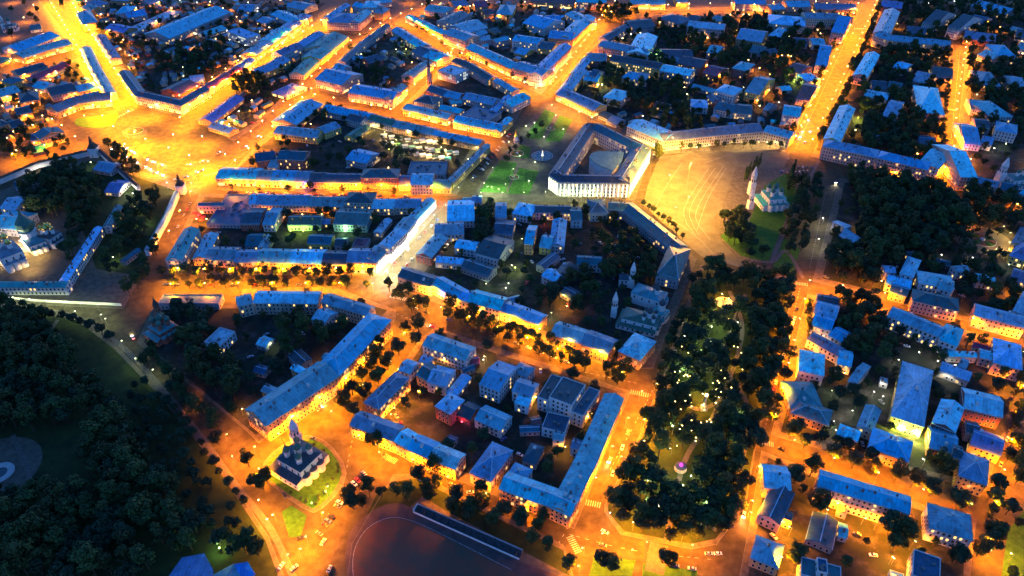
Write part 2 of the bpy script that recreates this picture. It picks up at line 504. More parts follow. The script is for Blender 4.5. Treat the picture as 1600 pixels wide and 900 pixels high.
# promenade on top of the bank, park paths, plaza paving
strip('promenade', smooth(W("0,470 60,483 110,492 150,512 200,550 260,615 320,690 370,760 425,830 470,930")), 3.6, 0.15, GRAVEL)
for ln, wd in (("1205,410 1255,300 1280,250", 3), ("1140,455 1160,520 1120,640 1070,720 1040,850", 3), ("1165,460 1130,560 1170,640 1150,760", 3), ("1050,612 1095,640 1160,600", 3),
               ("1060,560 1035,620", 3), ("995,800 1035,810 1080,800 1120,830", 2.5), ("90,500 70,525 30,545", 3), ("1255,435 1228,392 1205,410 1160,402", 3), ("20,680 45,740 40,790", 3),
               ("1030,850 1022,895", 10)):
    PZ = globals().get('PZ', 0.149) + 0.003; strip('path', smooth(W(ln)), wd, PZ, GRAVEL)
sheet('plaza', W("735,308 850,160 862,158 985,207 1020,238 990,318 735,312"), 0.022, GARDEN)
sheet('plaza', W("1005,320 1012,290 1030,245 1130,232 1235,238 1225,262 1190,272 1140,300 1128,365 1160,404 1200,420 1180,425 1095,400 1050,362"), 0.022, SQUARE)
sheet('pavement', W("1150,262 1230,262 1250,290 1210,395 1180,412 1150,400 1122,370 1130,318"), 0.13, PAVE, kerb=0.13)
sheet('pavement', ccw(W("850,309 912,198 985,214 1017,240 992,313")), 0.13, PAVE, kerb=0.1)
# painted lines on the parade square and streets
def painted(name, P, width, dash=None, z=0.03):
    b = MB(); A, B = offset(P, width / 2), offset(P, -width / 2)
    if dash is None:
        for i in range(len(P) - 1): b.face([(*B[i], z), (*B[i + 1], z), (*A[i + 1], z), (*A[i], z)])
    else:
        for i in range(len(P) - 1):
            d = P[i + 1] - P[i]; n = max(1, int(d.length / dash)); t = d.normalized(); s = Vector((-t.y, t.x)) * width / 2
            for k in range(n):
                a = P[i] + t * k * dash; c = a + t * dash * 0.5
                b.face([(*(a - s), z), (*(c - s), z), (*(c + s), z), (*(a + s), z)])
    return tag(b.build(name, PAINT), kind='structure')
for ln in ("1200,120 1400,60 1550,70", "1230,150 1130,300 1075,410 1090,490 1140,560", "1270,150 1160,310 1110,420 1125,490 1170,570", "1320,140 1200,320 1150,430 1165,500 1240,600", "900,390 960,270 1060,120",
           "900,405 1130,560 1290,710 1450,770", "1340,150 1230,330 1155,540"):
    painted('painted_line', smooth(W(ln, 0, 'C7')), 0.28)
for ln in ("200,180 115,40", "1240,240 1300,110 1350,0", "940,720 895,810 860,870", "620,490 760,545 1000,600", "540,165 620,185 760,222", "1250,450 1190,690", "400,690 500,600 600,505", "890,835 990,860 1120,875", "1480,280 1500,80",
           "470,160 400,225", "400,225 330,280", "560,640 530,790", "1290,300 1265,420", "1020,610 950,740", "330,303 720,315", "715,330 610,440", "505,75 300,190", "700,90 830,150", "860,140 930,60"):
    painted('painted_line', smooth(W(ln)), 0.3, 4.0, 0.014)
def zebra(a, b, n=9, length=4.0):
    A, B = gp(*a), gp(*b); t = (B - A).normalized(); s = Vector((-t.y, t.x)) * length / 2; m = MB(); L = (B - A).length / n
    for k in range(n):
        p = A + t * L * k; q = p + t * L * 0.5
        m.face([(*(p - s), .017), (*(q - s), .017), (*(q + s), .017), (*(p + s), .017)])
    tag(m.build('painted_crossing', PAINT), kind='structure')
for a, b in (((600, 712), (620, 722)), ((908, 783), (940, 790)), ((985, 612), (1015, 618)), ((1220, 228), (1232, 250)), ((1262, 445), (1240, 442)), ((1470, 170), (1495, 172)), ((318, 275), (345, 268)), ((1020, 855), (1018, 880)), ((890, 838), (905, 865)),
             ((700, 325), (730, 330)), ((1185, 690), (1210, 695)), ((1335, 45), (1365, 45)), ((610, 462), (635, 468)), ((170, 190), (210, 170))):
    zebra(a, b)

# ------------------------------------------------------------------ buildings
FLOOR = 3.5
KIND = {'t': ('townhouse', 'townhouse'), 'a': ('apartment_block', 'apartment block'), 'h': ('house', 'house'), 'o': ('office_building', 'office'),
        's': ('shed', 'shed'), 'k': ('hall', 'hall'), 'm': ('shop_row', 'shop row'), 'v': ('villa', 'villa'), 'e': ('annex', 'annex')}
chim_mesh = {}
def chimney_mesh():
    if 'c' not in chim_mesh:
        b = MB(); b.box((0, 0, -1.0), 1.0, 0.75, 2.5); b.box((0, 0, 1.5), 1.25, 1.0, 0.2)
        chim_mesh['c'] = b.mesh('chimney', CHIM)
        b = MB(); b.box((0, 0, -.7), 1.6, 1.8, 2.0)
        b.face([(-.9, -1.1, 1.2), (.9, -1.1, 1.2), (0, -1.1, 1.9)]); b.face([(-.9, -1.1, 1.2), (0, -1.1, 1.9), (0, 1.1, 1.9), (-.9, 1.1, 1.2)], 0)
        b.face([(.9, -1.1, 1.2), (.9, 1.1, 1.2), (0, 1.1, 1.9), (0, -1.1, 1.9)], 0)
        chim_mesh['d'] = b.mesh('dormer', TRIM)
        b = MB(); b.lathe((0, 0, -.5), [(.22, 0), (.22, 1.4), (.4, 1.4), (.0, 1.7)], 6)
        chim_mesh['v'] = b.mesh('vent', STEEL)
    return chim_mesh

def facade(bd, ring, h, floors, opts, near, skip=(), z0=0.0):
    """windows with surrounds on every wall; lit ones, shop fronts"""
    trim, glass, lit, shop = MB(), MB(), MB(), MB()
    plit = 0.30 if 'l' in opts else 0.02 if 'n' in opts else 0.12
    n = len(ring)
    for i in range(n):
        if i in skip: continue
        a, b = Vector(ring[i][:2]), Vector(ring[(i + 1) % n][:2])
        L = (b - a).length
        if L < 3.0: continue
        t = (b - a) / L; nn = Vector((t.y, -t.x))
        step = 2.7 if 'd' in opts else 3.1
        k = max(1, int((L - 1.0) / step)); s0 = (L - (k - 1) * step) / 2
        fh = (h - 0.6) / max(1, floors)
        for fl in range(int(floors)):
            zz = z0 + fl * fh
            for j in range(k):
                c = a + t * (s0 + j * step)
                if fl == 0 and 's' in opts:
                    ww, wh, zb = 2.1, 2.3, zz + 0.5
                    tgt = shop if R.random() < 0.5 else glass
                else:
                    ww, wh, zb = 1.25, fh * 0.52, zz + fh * 0.30
                    tgt = lit if R.random() < plit else glass
                def q(m, w2, za, zc, d):
                    e = nn * d; p, r = c - t * w2 + e, c + t * w2 + e
                    m.face([(p.x, p.y, za), (r.x, r.y, za), (r.x, r.y, zc), (p.x, p.y, zc)])
                q(trim, ww / 2 + .18, zb - .2, zb + wh + .18, .04)
                q(tgt, ww / 2, zb, zb + wh, .07)
    lm = LITC if 'c' in opts else LITW
    for nm, m, mt in (('window_surround', trim, TRIM), ('window', glass, GLASS), ('lit_window', lit, lm), ('lit_shopfront', shop, SHOP)):
        o = m.build(nm, mt, bd)
        if o: o['kind'] = 'stuff'

def bar_building(P, back, h, floors, shape, roof, wall, opts='', pitch=None, hscr=600):
    """a bar along the eave line P (one eave), BACK = a point on the opposite eave or a depth in metres; returns (footprint, ridge height)"""
    if isinstance(back, Vector):
        best = None
        for i in range(len(P) - 1):
            t = (P[i + 1] - P[i]).normalized(); nn = Vector((-t.y, t.x)); d = (back - P[i]).dot(nn)
            u = (back - P[i]).dot(t); L = (P[i + 1] - P[i]).length
            off = max(0, -u, u - L)
            if best is None or off < best[0]: best = (off, d)
        d = best[1]
    else: d = back
    if abs(d) < 5: d = math.copysign(5, d)
    sg = 1 if d > 0 else -1
    e = R.uniform(.03, .09)
    P = list(P)
    t0, t1 = (P[1] - P[0]).normalized(), (P[-1] - P[-2]).normalized()
    P[0] = P[0] + t0 * e; P[-1] = P[-1] - t1 * e
    Q = offset(P, d)
    ring = [(p.x, p.y) for p in P] + [(q.x, q.y) for q in reversed(Q)]
    ringc = ccw(ring)
    return P, Q, d, sg, ringc

SEEN_LABELS = {}
def building(kind, floors, roof, wall, shape, opts, P, back, label, name=None, cat=None, into=None):
    h = floors * FLOOR + 0.7 + R.uniform(-.12, .12)
    P = [gp(x, y, h) for x, y in P]
    bk = gp(*back, h) if isinstance(back, tuple) else back
    P, Q, d, sg, ring = bar_building(P, bk, h, floors, shape, roof, wall)
    foot(ring)
    c = sum((Vector(p) for p in ring), Vector((0, 0))) / len(ring)
    sx, sy, dep = proj(c)
    near = sy > 330
    nm, word = KIND[kind]
    lab = label if name else '%s roofed %s %s %s' % (RW[roof], WW[wall], word, label)
    if into is not None: bd = into; c = into.location.to_2d()
    else: bd = thing(name or nm, lab, cat or word, (c.x, c.y, 0), 0)
    T = lambda p: (p[0] - c.x, p[1] - c.y)
    ringl = [T(p) for p in ring]
    Pl = [Vector(T(p)) for p in P]; Ql = [Vector(T(q)) for q in Q]
    D = abs(d); pit = 0.42 if shape in 'gh' else 0
    if D > 22: pit = 0.28
    o = 0.45
    wb = MB(); rb = MB()
    if shape == 'f':
        wb.prism(ringl, 0, h - .5, top=False)
        ins = inset([Vector(p) for p in ringl], .35)
        n = len(ringl)
        for i in range(n):
            a, b, e, g = ringl[i], ringl[(i + 1) % n], ins[(i + 1) % n], ins[i]
            wb.face([(*a, h - .5), (*b, h - .5), (*b, h + .35), (*a, h + .35)])
            wb.face([(*a, h + .35), (*b, h + .35), (*e, h + .35), (*g, h + .35)])
            wb.face([(*g, h + .35), (*e, h + .35), (*e, h - .5), (*g, h - .5)])
        rb.face([(*p, h - .25) for p in ins])
        ridge_z = h - .25; Rl = [(p + q) / 2 for p, q in zip(Pl, Ql)]
    else:
        wh = h + pit * o - .03
        wb.prism(ringl, 0, wh, top=False)
        Po, Qo = offset(Pl, -o * sg), offset(Pl, d + o * sg)
        t0, t1 = (Pl[1] - Pl[0]).normalized(), (Pl[-1] - Pl[-2]).normalized()
        ov = 0.3
        Po[0] = Po[0] - t0 * ov; Qo[0] = Qo[0] - t0 * ov; Po[-1] = Po[-1] + t1 * ov; Qo[-1] = Qo[-1] + t1 * ov
        hw = D / 2 + o; rz = h + pit * hw
        Rl = [(p + q) / 2 for p, q in zip(Po, Qo)]
        # the parts of the ridge nearest the ends are drawn in on hipped roofs
        hip0 = hip1 = shape == 'h'
        if shape == 'h':
            l0, l1 = (Rl[1] - Rl[0]).length, (Rl[-1] - Rl[-2]).length
            k0 = min(hw, l0 * (.46 if len(Rl) == 2 else .8)); k1 = min(hw, l1 * (.46 if len(Rl) == 2 else .8))
            Rl[0] = Rl[0] + t0 * k0; Rl[-1] = Rl[-1] - t1 * k1
        s = 0.0
        for i in range(len(Po) - 1):
            L = (Po[i + 1] - Po[i]).length; sl = hw * math.hypot(1, pit)
            for (A, Bb, fl) in ((Po, Rl, sg > 0), (Qo, Rl, sg < 0)):
                ta = (A[i + 1] - A[i]).normalized()
                u = lambda p: s + (p - A[i]).dot(ta)
                f = [(*A[i], h), (*A[i + 1], h), (*Bb[i + 1], rz), (*Bb[i], rz)]
                uv = [(u(A[i]), 0), (u(A[i + 1]), 0), (u(Bb[i + 1]), sl), (u(Bb[i]), sl)]
                fa = [(*A[i], h - .28), (*A[i + 1], h - .28), (*A[i + 1], h), (*A[i], h)]
                if not fl: f, uv, fa = f[::-1], uv[::-1], fa[::-1]
                rb.face(f, 0, uv); rb.face(fa)
            s += L + 3
        for (a, b, r, wa, wq, hip, flip) in ((Po[0], Qo[0], Rl[0], Pl[0], Ql[0], hip0, sg > 0), (Po[-1], Qo[-1], Rl[-1], Pl[-1], Ql[-1], hip1, sg < 0)):
            if hip:
                f = [(*a, h), (*b, h), (*r, rz)]; fa = [(*a, h - .28), (*b, h - .28), (*b, h), (*a, h)]
                L = (b - a).length; uv = [(0, 0), (L, 0), (L / 2, hw)]
                if flip: f, uv, fa = f[::-1], uv[::-1], fa[::-1]
                rb.face(f, 0, uv); rb.face(fa)
            else:
                m = (wa + wq) / 2
                f = [(*wa, wh), (*wq, wh), (*m, h + pit * hw - .03)]
                wb.face(f if not flip else f[::-1])
                ta = (b - a).normalized() * .01
                rb.face([(*a, h), (*r, rz), (*r, rz - .28), (*a, h - .28)]); rb.face([(*b, h), (*b, h - .28), (*r, rz - .28), (*r, rz)])
        ridge_z = rz
        tone = RIDGE if R.random() < .7 else ROOF[roof]
        def cap(a, b, za, zb, hw_=.28):
            if (b - a).length < .5: return
            t = (b - a).normalized(); s_ = Vector((-t.y, t.x)) * hw_
            rb.face([(*(a - s_), za - .02), (*(b - s_), zb - .02), (*b, zb + .12), (*a, za + .12)], 1)
            rb.face([(*a, za + .12), (*b, zb + .12), (*(b + s_), zb - .02), (*(a + s_), za - .02)], 1)
        for i in range(len(Rl) - 1): cap(Rl[i], Rl[i + 1], rz, rz)
        if shape == 'h':
            for r, q in ((Rl[0], Po[0]), (Rl[0], Qo[0]), (Rl[-1], Po[-1]), (Rl[-1], Qo[-1])): cap(q, r, h + .05, rz, .2)
        for A in (Po, Qo):
            for i in range(len(A) - 1): cap(A[i].lerp(Rl[i], .06), A[i + 1].lerp(Rl[i + 1], .06), h + pit * hw * .06, h + pit * hw * .06, .12)
    wo = wb.build('wall', WALL[wall], bd); ro = rb.build('roof', ROOF[roof] if shape == 'f' else [ROOF[roof], tone], bd)
    facade(bd, ringl, h, floors, opts, near)
    # cornice
    if floors >= 2 and shape != 'f' and sy > 150:
        cb = MB(); r2 = inset([Vector(p) for p in ringl], -.22); n = len(ringl)
        for i in range(n):
            a, b, e, g = ringl[i], ringl[(i + 1) % n], r2[(i + 1) % n], r2[i]
            cb.face([(*g, h - .75), (*e, h - .75), (*e, h - .32), (*g, h - .32)])
            cb.face([(*a, h - .75), (*b, h - .75), (*e, h - .75), (*g, h - .75)][::-1]); cb.face([(*g, h - .32), (*e, h - .32), (*b, h - .32), (*a, h - .32)])
        cb.build('cornice', TRIM, bd)
    # roof furniture
    cm = chimney_mesh()
    if shape != 'f' and kind != 's':
        tot = sum((Rl[i + 1] - Rl[i]).length for i in range(len(Rl) - 1))
        nc = max(2, min(14, int(tot / 5.5)))
        joined = MB()
        for k in range(nc):
            i = R.randrange(len(Rl) - 1); f = R.uniform(.1, .9)
            p = Rl[i].lerp(Rl[i + 1], f); t = (Rl[i + 1] - Rl[i]).normalized() if (Rl[i + 1] - Rl[i]).length > .01 else Vector((1, 0)); nn = Vector((-t.y, t.x))
            sd = R.choice((-1, 1)); u = R.uniform(.1, .6) * D / 2
            q = p + nn * sd * u; z = ridge_z - pit * u
            kind_ = R.choice('ccvd' if D > 9 else 'ccv')
            a = math.atan2(t.y, t.x)
            if kind_ == 'd': a += 0 if sd < 0 else math.pi
            if sy > 430:
                ob = bpy.data.objects.new({'c': 'chimney', 'd': 'dormer', 'v': 'vent'}[kind_], cm[kind_]); COL.objects.link(ob)
                ob.parent = ro; ob.location = (q.x, q.y, z); ob.rotation_euler = (0, 0, a)
            else: joined.box((q.x, q.y, z - 1), 1.1, .9, 2.6, a)
        if joined.f: joined.build('chimneys_and_vents', CHIM, ro)['kind'] = 'stuff'
    elif shape == 'f':
        jb = MB()
        xs = [p[0] for p in ringl]
        for k in range(max(2, int(abs(area2(ringl)) / 2 / 140))):
            p = Pl[0].lerp(Pl[-1], R.uniform(.15, .85)).lerp(Ql[0].lerp(Ql[-1], R.uniform(.15, .85)), R.uniform(.25, .75))
            jb.box((p.x, p.y, h - .25), R.uniform(1, 3), R.uniform(1, 2.4), R.uniform(.7, 1.8), R.uniform(0, 3))
        jb.build('roof_vents', STEEL, ro)['kind'] = 'stuff'
    return bd

